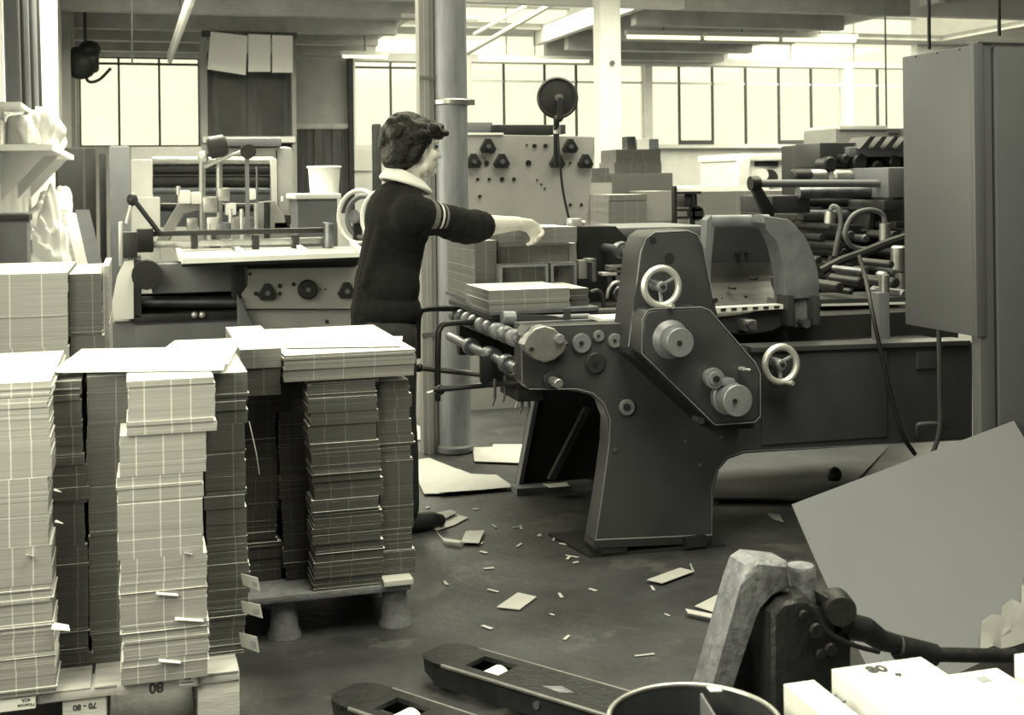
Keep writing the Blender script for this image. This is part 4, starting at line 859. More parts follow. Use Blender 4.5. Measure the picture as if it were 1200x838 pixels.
for k, (q, w_) in enumerate(zip(zl, zl[1:])):
    hb.hexa([(a.x, 5.15, q), (b.x, 5.15, q - .004), (b.x, 5.5, q - .004), (a.x, 5.5, q), (a.x, 5.15, w_), (b.x + .001 * (k % 3), 5.15, w_ - .004), (b.x, 5.5, w_ - .004), (a.x, 5.5, w_)])
single('card_bundle', 'white-topped card bundle held down by the hand of the woman', 'bundle', hb, CARDL, g)

# ------------------------------------------------------------------ switch cabinet
t = thing('switch_cabinet', 'tall grey enamelled switch cabinet with a side box at the right edge', 'cabinet', (2.8, 3.6, 0))
xn = at(1147, 250, 3.41).x; xs = at(1164, 250, 3.41).x; xd = at(1167.5, 250, 3.41).x; zt0 = at(1160, 51, 3.41).z
part('left_stile', MB().box(xn, xs, 3.41, 3.455, 0, zt0, .004), M['cab'], t)
dr = part('door', MB().box(xd, xd + .62, 3.405, 3.45, .02, zt0 - .01, .006), M['cab'], t)
part('right_stile', MB().box(xd + .63, xd + .68, 3.41, 3.455, 0, zt0, .004), M['cab'], t)
part('top_cap', MB().box(xn, xd + .68, 3.405, 3.46, zt0, zt0 + .008, .003), M['cab'], t)
part('base', MB().box(xd + .005, xd + .63, 3.46, 3.8, 0, .1), M['paint_dark'], t)
zb0 = at(1147, 395, 3.41).z
sb = part('side_box', MB().box(xn - .012, xs - .01, 3.42, 3.80, zb0, zt0 - .005, .006), M['cab'], t)
part('box_flange', MB().box(xn - .016, xn + .02, 3.405, 3.425, zb0, zt0, .003), M['cab'], sb)
for k in range(3): part('rivet', MB().ball((xn - .012, 3.48 + k * .12, zt0 - .012), .0035), M['paint_dark'], sb)
part('right_side_panel', MB().box(xd + .66, xd + .68, 3.455, 3.8, 0, zt0), M['cab'], t)
part('conduit', MB().tube([(xn - .004 , 3.62, zb0 + .02), (xn - .004, 3.62, zb0 - .2), (xn - .01, 3.62, zb0 - .35), (xn - .05, 3.66, zb0 - .5)], .008), M['paint'], t)
# ------------------------------------------------------------------ pallets and card piles in front
def text_obj(s, size, mat_, parent, loc, rot, nm='printed_number', ext=.0006, bold=0.0):
    cu = bpy.data.curves.new(nm, 'FONT'); cu.body = s; cu.size = size; cu.extrude = ext; cu.align_x = 'CENTER'; cu.align_y = 'CENTER'; cu.offset = bold
    o = bpy.data.objects.new(nm, cu); C.objects.link(o); bpy.context.view_layer.update()
    me = bpy.data.meshes.new_from_object(o.evaluated_get(bpy.context.evaluated_depsgraph_get())); bpy.data.objects.remove(o)
    me.materials.clear(); me.materials.append(mat_); Mx = Matrix.Translation(Vector(loc) - ORG[parent]) @ rot.to_4x4(); me.transform(Mx)
    o = bpy.data.objects.new(nm, me); C.objects.link(o); o.parent = parent; ORG[o] = ORG[parent]; return o
RX = Matrix.Rotation(pi / 2, 3, 'X'); R180 = Matrix.Rotation(pi, 3, 'Z')
Y1 = 3.16
xr = at(281, 800, Y1).x; xl = xr - .80; zd1 = at(281, 784, Y1).z; zd0 = at(281, 797, Y1).z
t = P1 = thing('wooden_pallet', 'pale wooden pallet with printed number in the left foreground', 'pallet', ((xl + xr) / 2, Y1 + .3, 0))
part('front_crossboard', MB().box(xl, xr, Y1, Y1 + .1, zd0, zd0 + .022, .003), M['wood'], t)
part('rear_crossboard', MB().box(xl, xr, Y1 + .5, Y1 + .6, zd0, zd0 + .022, .003), M['wood'], t)
part('middle_crossboard', MB().box(xl, xr, Y1 + .25, Y1 + .35, zd0, zd0 + .022, .003), M['wood'], t)
for k in range(7):
    x0 = xl + k * .1145; part('deck_board', MB().box(x0 + .003, x0 + .1105, Y1 - .004 + .003 * (k % 2), Y1 + .6, zd0 + .022, zd1 + .002 * (k % 3), .003), M['wood'], t)
for x0 in (xl, at(73, 829, Y1).x, xr - .10):
    for y in (Y1 + .005, Y1 + .25, Y1 + .495): part('block', MB().box(x0, x0 + .10, y, y + .1, .022, zd0, .004), M['wood'], t)
    part('runner', MB().box(x0, x0 + .10, Y1, Y1 + .6, 0, .022, .003), M['wood'], t)
ob = part('number_board', MB().box(at(137, 790, Y1).x, at(232, 790, Y1).x, Y1 - .012, Y1 - .004, zd0 + .002, zd1 - .002, .002), M['wood'], t, 'paler board carrying the upside-down number')
text_obj('80', .034, M['ink'], ob, (at(183, 796, Y1).x, Y1 - .0125, (zd0 + zd1) / 2 - .002), RX @ R180, bold=.001)
ob2 = part('paper_label', MB().box(at(210, 786, Y1).x, at(229, 786, Y1).x, Y1 - .0145, Y1 - .0125, zd0 + .008, zd1 + .004), M['white'], t)
text_obj('Nuance\n40A', .010, M['ink'], ob2, (at(219.5, 786, Y1).x, Y1 - .015, (zd0 + zd1) / 2 + .006), RX @ R180, 'label_lettering')
ob3 = part('paper_label', MB().box(xl + .005, at(42, 805, Y1).x, Y1 - .0145, Y1 - .0045, zd0 - .002, zd1 - .002), M['white'], t)
text_obj('Nuance\n40A', .012, M['ink'], ob3, (at(31, 806, Y1).x, Y1 - .015, (zd0 + zd1) / 2), RX @ R180, 'label_lettering')
text_obj('70 - 80', .0185, M['ink'], [o for o in t.children if o.name.startswith('block')][3], (at(73, 829, Y1).x + .05, Y1 + .0045, at(96, 829, Y1).z), RX @ R180, bold=.0006)
g1 = 'card bundles on the wooden front pallet'
def pz(vs_, u, Yp): return [at(u, v, Yp).z for v in vs_]
def ppile(u0, u1, vj, Yp, dep, m, desc, grp, seed, dx=(0, 0), jig=.004, k=9, ztop=None, base=None):
    z = pz(vj, (u0 + u1) / 2, Yp); 
    if base is not None: z[0] = base
    um = (vj[0] + vj[-1]) / 2
    return pile((at(u0, um, Yp).x, at(u1, um, Yp).x), Yp, dep, z, m, desc, grp, seed, dx, jig, k)
E1 = card_mat('pale_carton_edges', .27, .82, (-.062, .0, .045)); E2 = card_mat('dark_carton_edges', .10, .80, (.02,))  # the darker copy has the shade of the recessed piles in its colour
E1.name = 'pale_carton_edges'
zb = zd1 + .004
ppile(-34, 60, [800, 786, 770, 748, 733, 702, 688, 642, 600, 562, 515, 497, 468, 449], Y1 - .02, .58, E1, 'leftmost pile on the wooden front pallet', g1, 11, (.004, -.002), base=zb)
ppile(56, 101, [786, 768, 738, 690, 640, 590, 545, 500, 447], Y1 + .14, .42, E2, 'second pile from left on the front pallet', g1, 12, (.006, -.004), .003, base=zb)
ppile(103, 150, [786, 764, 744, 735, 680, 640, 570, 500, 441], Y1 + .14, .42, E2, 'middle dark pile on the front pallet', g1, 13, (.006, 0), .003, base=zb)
ppile(140, 241, [786, 771, 757, 741, 733, 697, 682, 675, 652, 588, 556, 508], Y1 - .03, .6, E1, 'second pale pile of the front pallet', g1, 14, (.004, -.001), .004, base=zb)
z5 = at(190, 508, Y1 - .03).z
a, b = at(148, 470, Y1 - .03), at(252, 470, Y1 - .03)
for k, (v0, v1, du) in enumerate(((505.5, 496, 2), (496, 444, 0))):
    z6 = at(198, v1, Y1 - .03).z; single('card_bundle', 'card bundle ' + ['just below the overhanging top of the second pale front pile', 'topmost and overhanging in second pale pile of the front pallet'][k], 'bundle', bundle_mb(a.x + .004 * k, b.x + .003 * (1 - k), Y1 - .035, Y1 + .56, z5, z6, 1500 + k, 9), E1, g1); z5 = z6
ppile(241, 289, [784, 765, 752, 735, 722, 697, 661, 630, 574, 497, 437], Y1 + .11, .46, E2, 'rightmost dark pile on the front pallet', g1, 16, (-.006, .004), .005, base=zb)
# white sheets on the front piles, tags and torn slips
for k, (u0, u1, u2, u3, v0, v1, lab) in enumerate(((60, 262, 270, 96, 437, 410, 'wide white sheet lying across the tops of the front piles'), (165, 268, 284, 205, 430, 400, 'white sheet at the right rear on top of the front piles'))):
    z = at(200, 437, Y1 + .1).z + .008 + k * .004
    single('top_sheet', lab, 'sheet', MB().slab([fl(u0, v0, z), fl(u1, v0 - 3, z), fl(u2, v1 - 3, z), fl(u3, v1, z)], .003, (0, 0, 1)), M['white'], 'white sheets on the front piles')
for k, (u, v, w_, h_) in enumerate(((292, 673, 9, 17), (292, 705, 12, 17), (290, 742, 10, 20))):
    c = at(u, v, Y1 + .09); s = at(u + w_, v + h_, Y1 + .09); tg = single('hanging_tag', ['upper', 'middle', 'lowest'][k] + ' of the three pale paper tags sticking out right of the front piles', 'tag', MB().slab([c + Vector((-.02, .01, 0)), Vector((s.x, Y1 + .07, c.z - .005)), Vector((s.x + .006, Y1 + .07, s.z)), Vector((c.x - .015, Y1 + .1, s.z + .01))], .002), M['paper'], 'paper tags on the front piles')
    part('tag_print', MB().slab([Vector((c.x + .006, Y1 + .079, c.z - .015)), Vector((s.x - .004, Y1 + .0725, c.z - .015)), Vector((s.x - .002, Y1 + .0725, s.z + .012)), Vector((c.x + .008, Y1 + .079, s.z + .012))], -.0015), M['redink'], tg)
for k, (u, v, L_, dz, lab) in enumerate(((100, 650, 9, -.01, 'small torn slip hanging on the leftmost pile'), (215, 648, 10, -.015, 'torn slip standing out of the pale front pile'), (60, 738, 22, .004, 'long torn card flap at the foot of the leftmost pile'), (205, 727, 34, .004, 'long ragged slip low on the pale front pile'), (186, 776, 26, .003, 'ragged slip at the foot of the pale front pile'), (183, 697, 26, .004, 'thin ragged slip across the middle of the pale front pile'), (63, 575, 9, -.006, 'upper curled flap beside the leftmost pile'), (64, 612, 10, -.006, 'lower curled flap beside the leftmost pile'))):
    if k == 0: u = 30
    Yq = Y1 - .042; a = at(u, v, Yq); b = at(u + L_, v + 2, Yq); single('torn_slip', lab, 'slip', MB().slab([a, b, b + Vector((-.004, .03, dz)), a + Vector((.002, .03, dz + .002))], .002, (0, -.2, 1)), M['white'], 'torn slips on the front piles')

# second pallet: pressed wood on flared feet
Y2 = 3.84
x1 = at(481, 690, Y2).x; zq = at(440, 686, Y2).z; x0 = x1 - .62
t = thing('pressed_wood_pallet', 'pressed wood pallet on flared round feet behind the front pallet', 'pallet', ((x0 + x1) / 2, Y2 + .38, 0))
part('deck', MB().box(x0, x1, Y2 - .01, Y2 + .72, zq - .022, zq, .006), M['fibre'], t)
for u in (333, 463):
    for y in (Y2 + .05, Y2 + .36, Y2 + .66):
        x = at(u, 715, Y2 + .05).x; part('foot', MB().lathe([(0, 0), (.052, 0), (.052, .006), (.043, .03), (.038, zq - .022), (0, zq - .022)], (x, y, 0), (0, 0, 1), 20), M['fibre'], t)
part('deck_batten', MB().box(x1 - .088, x1 + .004, Y2 - .03, Y2 + .05, zq, zq + .018, .003), M['wood'], t)
part('diagonal_strut', MB().obox((x1 - .13, Y2 + .25, .085), (.03, .5, .03), Matrix.Rotation(radians(-10), 3, 'X')), M['darkwood'], t)
g2 = 'card bundles on the pressed wood pallet'
F1 = card_mat('shaded_carton_edges', .072, .80, (-.055, .008)); F2 = card_mat('dim_carton_edges', .045, .80, (-.02, .03), .002)  # shade behind the front pallet is put into these card colours
joints = [690, 676, 657, 636, 617, 601, 584, 563, 550, 529, 518, 497, 482, 465, 450, 444.5]
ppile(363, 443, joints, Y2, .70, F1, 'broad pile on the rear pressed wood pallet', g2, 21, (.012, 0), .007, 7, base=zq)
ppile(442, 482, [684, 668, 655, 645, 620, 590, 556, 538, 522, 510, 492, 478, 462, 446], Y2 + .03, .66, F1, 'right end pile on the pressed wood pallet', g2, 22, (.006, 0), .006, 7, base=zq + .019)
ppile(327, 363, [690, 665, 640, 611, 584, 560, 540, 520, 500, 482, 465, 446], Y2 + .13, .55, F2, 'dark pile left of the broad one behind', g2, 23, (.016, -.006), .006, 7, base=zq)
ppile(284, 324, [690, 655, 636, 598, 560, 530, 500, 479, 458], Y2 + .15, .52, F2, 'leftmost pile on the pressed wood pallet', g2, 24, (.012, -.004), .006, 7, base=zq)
def flat(u0, u1, v0, v1, Yp, dep, m, lab, seed, grp=g2, zb=None):
    a, b = at(u0, v1, Yp), at(u1, v1, Yp); um = (u0 + u1) / 2
    return single('card_bundle', lab, 'bundle', bundle_mb(a.x, b.x, Yp, Yp + dep, at(um, v1, Yp).z if zb is None else zb, at(um, v0, Yp).z, seed, 8), m, grp)
za = max(at(400, 444.5, Y2).z, at(462, 446, Y2 + .03).z, at(345, 446, Y2 + .13).z) + .002
flat(333, 485, 430, 444, Y2 - .01, .72, CARDL, 'wide card bundle lying across the top of the broad and right piles', 31, zb=za)
zc_ = at(409, 430, Y2 - .01).z
flat(333, 487, 413, 430, Y2 - .015, .73, CARDL, 'topmost wide white-topped card bundle on the pressed wood pallet', 32, zb=zc_)
zt2 = at(410, 413, Y2 - .015).z
flat(283, 329, 431, 458, Y2 + .02, .64, F1, 'second card bundle from the top of the leftmost pile of the pressed wood pallet', 33, zb=at(304, 458, Y2 + .15).z + .006)
flat(282, 330, 409, 431, Y2 + .015, .65, CARDL, 'topmost white-topped card bundle at the left end of the pressed wood pallet', 34, zb=at(306, 431, Y2 + .02).z)
z = zt2 + .004
single('top_sheet', 'white sheet lying on the topmost wide bundle of the pressed wood pallet', 'sheet', MB().slab([fl(336, 408, z), fl(470, 406, z), fl(472, 395, z), fl(334, 396, z)], .003, (0, 0, 1)), M['white'])
single('string_end', 'thin loose string hanging beside the right front pile', 'string', MB().tube([at(292, 494, 3.6), at(300, 530, 3.55), at(304, 556, 3.55)], .0015, 5), M['paper'])

# taller pile at the left rear
g3 = 'card bundles of the tall pile at the left rear'
Y3 = 4.05
zl = [0, .16, .42, .62]
v_ = [at(35, v, Y3).z for v in (408, 321)]
zl = [0.0, .2, .42, v_[0], v_[1]]
T1 = card_mat('tall_pile_card_edges', .32, .82, (-.12, -.02, .07))
a, b = at(-40, 365, Y3), at(78, 365, Y3); pile((a.x, b.x), Y3, .62, zl, T1, 'the tall pile at the left rear', g3, 51, jig=.004, k=12)
a, b = at(80, 365, Y3), at(119, 365, Y3); pile((a.x, b.x), Y3 + .05, .55, [0, .22, .45, at(100, 396, Y3).z, at(100, 391, Y3).z, at(100, 321, Y3 + .05).z], E2, 'the narrow darker pile at the left rear', g3, 52, jig=.004, k=12)
a, b = at(120, 365, Y3 + .1), at(127, 365, Y3 + .1); pile((a.x, b.x), Y3 + .1, .5, [0, .3, .6, at(124, 312, Y3 + .1).z], PALE, 'thin white pile at the left rear', g3, 53, jig=.002, k=12)

# ------------------------------------------------------------------ pallet truck
tip = fl(508, 760, .082); dirn = Vector((.575, -.818, 0)).normalized(); sid = Vector((-dirn.y, dirn.x, 0))    # along the forks to the pump; towards the right hand fork
org = Vector((0, 0, 0)); 
tip2 = Vector((tip.x, tip.y, 0)); L0 = 1.16
t = JK = thing('pallet_truck', 'dark worn hand pallet truck with lowered handle in the foreground', 'pallet truck', tuple(tip2 + dirn * L0))
def jp(a, s, z): return tip2 + dirn * a + sid * s + Vector((0, 0, z))
def jprism(poly, z0, z1, b=.0):
    m = MB(); ar = sum(poly[i - 1][0] * poly[i][1] - poly[i][0] * poly[i - 1][1] for i in range(len(poly)))
    A = [m.bm.verts.new(jp(a, s, z0)) for a, s in poly]; B = [m.bm.verts.new(jp(a, s, z1)) for a, s in poly]
    m.bm.faces.new(A[::-1]); f = m.bm.faces.new(B)
    for i in range(len(poly)): m.bm.faces.new((A[i - 1], A[i], B[i], B[i - 1]))
    if b:
        bmesh.ops.bevel(m.bm, geom=list(f.edges), offset=b, segments=3, affect='EDGES', profile=.5, clamp_overlap=True)
    return m
for k, s0 in enumerate((0.0, -.345)):
    w2 = .078; so = s0
    # fork top built round its roller opening
    hole_a, hole_b, hs = .15, .265, .042
    top = MB()
    for poly in ([(0.0, so - w2 * .55), (0.0, so + w2 * .55), (.03, so + w2 * .9), (.07, so + w2), (hole_a, so + w2), (hole_a, so - w2), (.07, so - w2), (.03, so - w2 * .9)],
                 [(hole_b, so - w2), (hole_b, so + w2), (L0, so + w2), (L0, so - w2)],
                 [(hole_a, so + hs), (hole_a, so + w2), (hole_b, so + w2), (hole_b, so + hs)], [(hole_a, so - w2), (hole_a, so - hs), (hole_b, so - hs), (hole_b, so - w2)]):
        pm = jprism(poly, .070, .082); me_ = bpy.data.meshes.new('tmp'); pm.bm.to_mesh(me_); pm.bm.free(); top.bm.from_mesh(me_); bpy.data.meshes.remove(me_)
    f = part('fork', top, M['jack'], t)
    for sg in (-1, 1):
        b_ = MB(); P = [(.068, .022), (L0, .022), (L0, .0815), (.068, .0815)]
        A = [b_.bm.verts.new(jp(a, so + sg * w2, z)) for a, z in P]; B = [b_.bm.verts.new(jp(a, so + sg * (w2 - .009), z)) for a, z in P]
        b_.bm.faces.new(A); b_.bm.faces.new(B[::-1])
        for i in range(len(P)): b_.bm.faces.new((A[i - 1], A[i], B[i], B[i - 1]))
        part('fork_side', b_, M['jack'], f)
        part('worn_edge_highlight', MB().tube([jp(.10, so + sg * w2, .081), jp(L0 - .05, so + sg * w2, .081)], .0055 if sg < 0 else .003, 6), M['steel'], f)  # pale edge tubes; the thicker left one stands for its highlight
    part('fork_nose', MB().hexa([jp(-.0, so - .04, .03), jp(-.0, so + .04, .03), jp(.07, so + w2 - .004, .02), jp(.07, so - w2 + .004, .02), jp(-.002, so - .043, .07), jp(-.002, so + .043, .07), jp(.07, so + w2 - .004, .07), jp(.07, so - w2 + .004, .07)], .008), M['jack'], f)
    part('load_roller', MB().cyl(jp(.215, so - .036, .038), jp(.215, so + .036, .038), .0375, n=24, b=.006), M['cloth'], f)
    part('roller_pin', MB().cyl(jp(.42, so - w2 - .006, .055), jp(.42, so + w2 + .006, .055), .010, n=12), M['steel_dark'], f)
    part('worn_patch', jprism([(.40, so - .03), (.46, so - .035), (.49, so - .015), (.44, so + .0)], .082, .0825), M['jackworn'], f)
# body between the forks: bracket, pump and steering handle
bc = at(888, 668, 2.62)
def bp(u, v, Yp): return at(u, v, Yp)
br = MB()
YJ = 2.50
br.pprism([(888, 656), (926, 660), (931, 690), (905, 697), (884, 702), (876, 720), (848, 838), (840, 860), (818, 860), (836, 800), (868, 686), (876, 664)], YJ, .085, .022)
part('lifting_bracket', br, M['jackworn'], t, 'worn bare steel bracket rising over the forks')
part('bracket_web', MB().pprism([(880, 700), (960, 700), (960, 860), (838, 860)], YJ + .09, .03, .01), M['jack'], t)
zp = at(938, 661, YJ + .05)
part('pump_piston', MB().lathe([(0, 0), (.034, 0), (.034, .07), (.030, .078), (0, .08)], (zp.x, zp.y, zp.z - .08), (0, 0, 1), 24), M['jackworn'], t)
part('pump_body', MB().cyl((zp.x, zp.y, .12), (zp.x, zp.y, zp.z - .08), .032, n=20), M['jack'], t)
part('pump_housing', MB().pprism([(918, 706), (945, 700), (962, 712), (985, 735), (1000, 752), (1000, 860), (905, 860), (905, 720)], YJ - .03, .14, .02), M['jack'], t)
part('heel_beam', MB().box(0, 0, 0, 0, 0, 0) if False else jprism([(L0 - .14, -.345 - .078), (L0 - .14, .078), (L0 + .02, .078), (L0 + .02, -.345 - .078)], .082, .13, .01), M['jack'], t)
c = at(982, 712, YJ - .02); part('pivot_ear', MB().lathe([(0, -.03), (.032, -.03), (.036, -.022), (.036, .03), (0, .03)], c, (.3, 1, 0), 20).pprism([(968, 700), (996, 704), (1004, 740), (975, 748)], YJ - .03, .05, .008), M['jack'], t)
for u, v, r in ((955, 738, .018), (972, 760, .016), (940, 720, .012), (960, 765, .012)): c = at(u, v, YJ - .03); part('cap_bolt', MB().cyl(c + Vector((0, -.012, 0)), c, r, n=8, b=.003), M['jack'], t)
part('release_rod', MB().tube([at(945, 706, YJ - .05), at(957, 718, YJ - .06), at(972, 742, YJ - .06), at(1000, 756, YJ - .06), at(1030, 764, YJ - .06)], .0055), M['jack'], t)
part('handle_yoke', MB().chain([(at(992, 733, YJ), .030), (at(1015, 738, YJ), .028), (at(1032, 750, YJ), .024), (at(1060, 757, YJ), .020)]), M['jack'], t)
part('handle_socket', MB().cyl(at(1050, 758, YJ), at(1097, 768, YJ), .028, .025, n=20, b=.004), M['jack'], t)
part('handle_tube', MB().cyl(at(1094, 767, YJ), at(1190, 769, YJ), .0165, n=18, b=.002), M['jack'], t)
part('steering_wheel', MB().cyl(Vector((bc.x + .02, YJ - .02, .075)), Vector((bc.x + .09, YJ - .02, .075)), .075, n=24, b=.01), M['rubber'], t)
part('steering_wheel', MB().cyl(Vector((bc.x + .11, YJ - .02, .075)), Vector((bc.x + .18, YJ - .02, .075)), .075, n=24, b=.01), M['rubber'], t)

# ------------------------------------------------------------------ bin, printed cartons, board
zr_ = .46; p0, p1 = fl(713, 842, zr_), fl(914, 842, zr_); c = (p0 + p1) / 2; R_ = (p1 - p0).length / 2
t = thing('waste_tin', 'round metal waste tin with a card divider at the bottom edge', 'bin', (c.x, c.y, 0))
part('wall', MB().lathe([(0, 0), (R_ * .92, 0), (R_, zr_), (R_ - .004, zr_), (R_ * .92 - .004, .006), (0, .006)], (c.x, c.y, 0), (0, 0, 1), 48), M['tin'], t)
part('rim', MB().ring((c.x, c.y, zr_), (0, 0, 1), R_ - .001, .0045, 56, 8), M['steel'], t)
single('divider_card', 'grey card standing upright inside the waste tin', 'card', MB().hexa([(c.x + .02, c.y - .115, .01), (c.x + .024, c.y - .115, .01), (c.x + .064, c.y + .105, .01), (c.x + .06, c.y + .105, .01), (c.x + .02, c.y - .115, zr_ - .01), (c.x + .024, c.y - .115, zr_ - .01), (c.x + .064, c.y + .105, zr_ - .005), (c.x + .06, c.y + .105, zr_ - .005)]), M['board'])
q = fl(828, 806, zr_ + .01); single('paper_corner', 'small white paper scrap caught on the rim of the waste tin', 'scrap', MB().slab([q, q + Vector((.022, -.004, -.002)), q + Vector((.018, -.025, .0)), q + Vector((-.002, -.02, 0))], .002, (0, 0, 1)), M['white'])
g4 = 'printed white carton stacks in the foreground'
X_END = [-9]
def stack(u0, u1, v, z, ln, lab, m, bend=.012, crop=None):
    a, b = fl(u0, v, z), fl(u1, v, z); y1 = min(a.y, b.y); a.x = max(a.x, X_END[0]); X_END[0] = b.x + .004
    t = thing('carton_stack', lab, 'cartons', ((a.x + b.x) / 2, y1 - ln / 2, 0), g4)
    zz = [0, z * .3, z * .55, z * .8, z]
    for i, (p, q) in enumerate(zip(zz, zz[1:])): 
        e = .002 * (i % 2); bx = MB()
        if i < 3: bx.box(a.x + e, b.x - e, y1 - ln, y1 - e, p, q, .002)
        else:
            prev = None; N = 8                       # the top cartons sag a little along their length
            for k in range(N + 1):
                f = k / N; y = y1 - ln * f; zt_ = q - bend * sin(f * pi) * .5
                row = [bx.bm.verts.new((a.x, y, p)), bx.bm.verts.new((b.x, y, p)), bx.bm.verts.new((b.x, y, zt_)), bx.bm.verts.new((a.x, y, zt_))]
                if prev:
                    for j in range(4): bx.bm.faces.new((prev[j - 1], prev[j], row[j], row[j - 1]))
                else: bx.bm.faces.new(row)
                prev = row
            bx.bm.faces.new(prev[::-1])
        top = part('carton', bx, m, t)
    return t, top, a, b, y1
t, top, a, b, y1 = stack(912, 953.5, 797, .485, .5, 'white carton stack at the left end of the foreground row', M['white'])
part('printed_mark', MB().ball((a.x + .034, y1 - .032, .483), (.006, .004, .0015), 10, 6), M['redink'], top)
for q in ((0, .030, 0, .002), (.0, .002, .0, .03), (.028, .030, 0, .03), (0, .030, .028, .03)): part('printed_frame', MB().box(a.x + .04 + q[0], a.x + .04 + q[1], y1 - .058 - q[3], y1 - .058 - q[2], .478, .4815), M['redink'], top)
t, top, a, b, y1 = stack(954, 1079, 770, .50, .55, 'white carton stack printed 80 and 9, left centre of the foreground', M['white'])
text_obj('80', .038, M['ink'], top, (a.x + .075, y1 - .026, .5005), Matrix.Rotation(radians(-4), 3, 'Z'), bold=.0012)
text_obj('9', .026, M['ink'], top, (a.x + .098, y1 - .062, .4998), Matrix.Rotation(radians(-4), 3, 'Z'), bold=.0008)
for k in range(3): part('fine_print', MB().box(a.x + .012, a.x + .045 - .008 * k, y1 - .022 - k * .008, y1 - .020 - k * .008, .4975, .5003 - .0004 * k), M['redink'], top)
t, top, a, b, y1 = stack(1081, 1168, 783, .495, .5, 'white carton stack with reddish printed strip right of the one printed 80', M['white'])
part('printed_strip', MB().box(a.x + .035, a.x + .058, y1 - .045, y1 - .022, .4925, .4948), M['redink'], top)
rr = random.Random(9)
for k in range(16): x = a.x + .037 + rr.uniform(0, .018); y = y1 - .05 - k * .011; part('print_speck', MB().box(x, x + rr.uniform(.004, .012), y - rr.uniform(.002, .007), y, .4875, .4925 - .0002 * k), M['redink'], top)
t, top, a, b, y1 = stack(1170, 1260, 757, .53, .5, 'white carton stack cut by the right edge of the photo', M['white'])

# big grey sheet leaning against the cabinet
TL = at(928, 591, 3.28); TR = at(1188, 493, 3.395)
e1 = (TR - TL).normalized(); BL = fl(1041, 828, .012); dn = (BL - TL); kk = dn.length; dn.normalize()
nrm = e1.cross(dn).normalized()

bs = MB(); N = 10; th = .004
pts = []
E_ = e1 * ((TR - TL).length / N)
prev = None
for i in range(N + 1):
    for_ = []
    for j in range(N + 1):
        f, h = i / N, j / N; p = TL.lerp(TR, f) + dn * kk * h + nrm * (.018 * sin(h * pi) * (1 - .4 * f)); for_.append(p)
    pts.append(for_)
F_ = [[bs.bm.verts.new(p) for p in r] for r in pts]; B_ = [[bs.bm.verts.new(p + nrm * th) for p in r] for r in pts]
for i in range(N):
    for j in range(N):
        bs.bm.faces.new((F_[i][j], F_[i + 1][j], F_[i + 1][j + 1], F_[i][j + 1])); bs.bm.faces.new((B_[i][j], B_[i][j + 1], B_[i + 1][j + 1], B_[i + 1][j]))
for i in range(N):
    for j in (0, N): bs.bm.faces.new((F_[i][j], F_[i + 1][j], B_[i + 1][j], B_[i][j])); bs.bm.faces.new((F_[j][i], F_[j][i + 1], B_[j][i + 1], B_[j][i]))
single('grey_board_sheet', 'large smooth grey board sheet leaning tilted at lower right before the cabinet', 'board', bs, M['board'])
# crumpled light sheet at lower right
cs = MB(); rr = random.Random(4); G = []
for i in range(9):
    row = []
    for j in range(7):
        d_ = ray(1145 + i * 12, 770 - j * 13 + rr.uniform(-5, 5) - i * 2.5); o_ = Vector((0, 0, HC)); p = o_ + d_ * ((TL - o_).dot(nrm) / d_.dot(nrm)); p -= nrm * (1 if nrm.dot(d_) > 0 else -1) * (.028 + rr.uniform(-.008, .012)); row.append(cs.bm.verts.new(p))
    G.append(row)
for i in range(8):
    for j in range(6 if i > 3 else 3 + i // 2): cs.bm.faces.new((G[i][j], G[i + 1][j], G[i + 1][j + 1], G[i][j + 1]))
bmesh.ops.solidify(cs.bm, geom=list(cs.bm.faces), thickness=.003)
bmesh.ops.delete(cs.bm, geom=[v for v in cs.bm.verts if not v.link_faces], context='VERTS')
single('crumpled_sheet', 'crumpled pale sheet lying on the big grey board above the pallet truck handle', 'paper', cs, M['paper'])

# ------------------------------------------------------------------ paper on the floor
gp = 'paper sheets on the floor by the column'
FP = [([(478, 541), (503, 537), (538, 551), (493, 566), (477, 566)], 'pale sheet at the left of the heap of floor papers by the column'),
      ([(491, 566), (537, 550), (558, 558), (520, 579), (497, 579)], 'pale sheet in the middle of the heap of floor papers by the column'),
      ([(514, 578), (528, 557), (556, 556), (582, 557), (602, 571), (570, 574)], 'pale sheet at the right of the heap of floor papers by the column'),
      ([(485, 497), (510, 507), (511, 515), (482, 516)], 'pale sheet on the floor left of the round column foot'),
      ([(554, 525), (577, 524), (578, 521), (613, 521), (610, 543), (556, 541)], 'two-piece pale sheet on the floor right of the round column foot'),
      ([(487, 607), (528, 598), (536, 601), (510, 614), (494, 616)], 'grey sheet on the floor nearest the shoe'),
      ([(508, 620), (530, 602), (549, 607), (532, 616), (512, 622)], 'bent white sheet on the floor in front of the shoe'),
      ([(540, 636), (546, 623), (568, 622), (561, 637)], 'small white rectangle of paper on the floor right of the shoe'),
      ([(511, 623), (519, 631), (540, 634), (539, 637), (521, 635)], 'curled white strip on the floor below the shoe'),
      ([(582, 712), (607, 695), (629, 700), (609, 715)], 'white rectangular slip on the open floor at centre'),
      ([(758, 680), (797, 666), (814, 670), (776, 684)], 'white slip with raised corner on the floor below the machine foot'),
      ([(803, 714), (843, 722), (846, 727), (806, 719)], 'lower white slip beside the pallet truck bracket'),
      ([(814, 711), (846, 695), (852, 699), (848, 715), (840, 719)], 'upper white slip beside the pallet truck bracket'),
      ([(636, 568), (663, 566), (668, 570), (645, 572)], 'small white slip under the machine arch')]
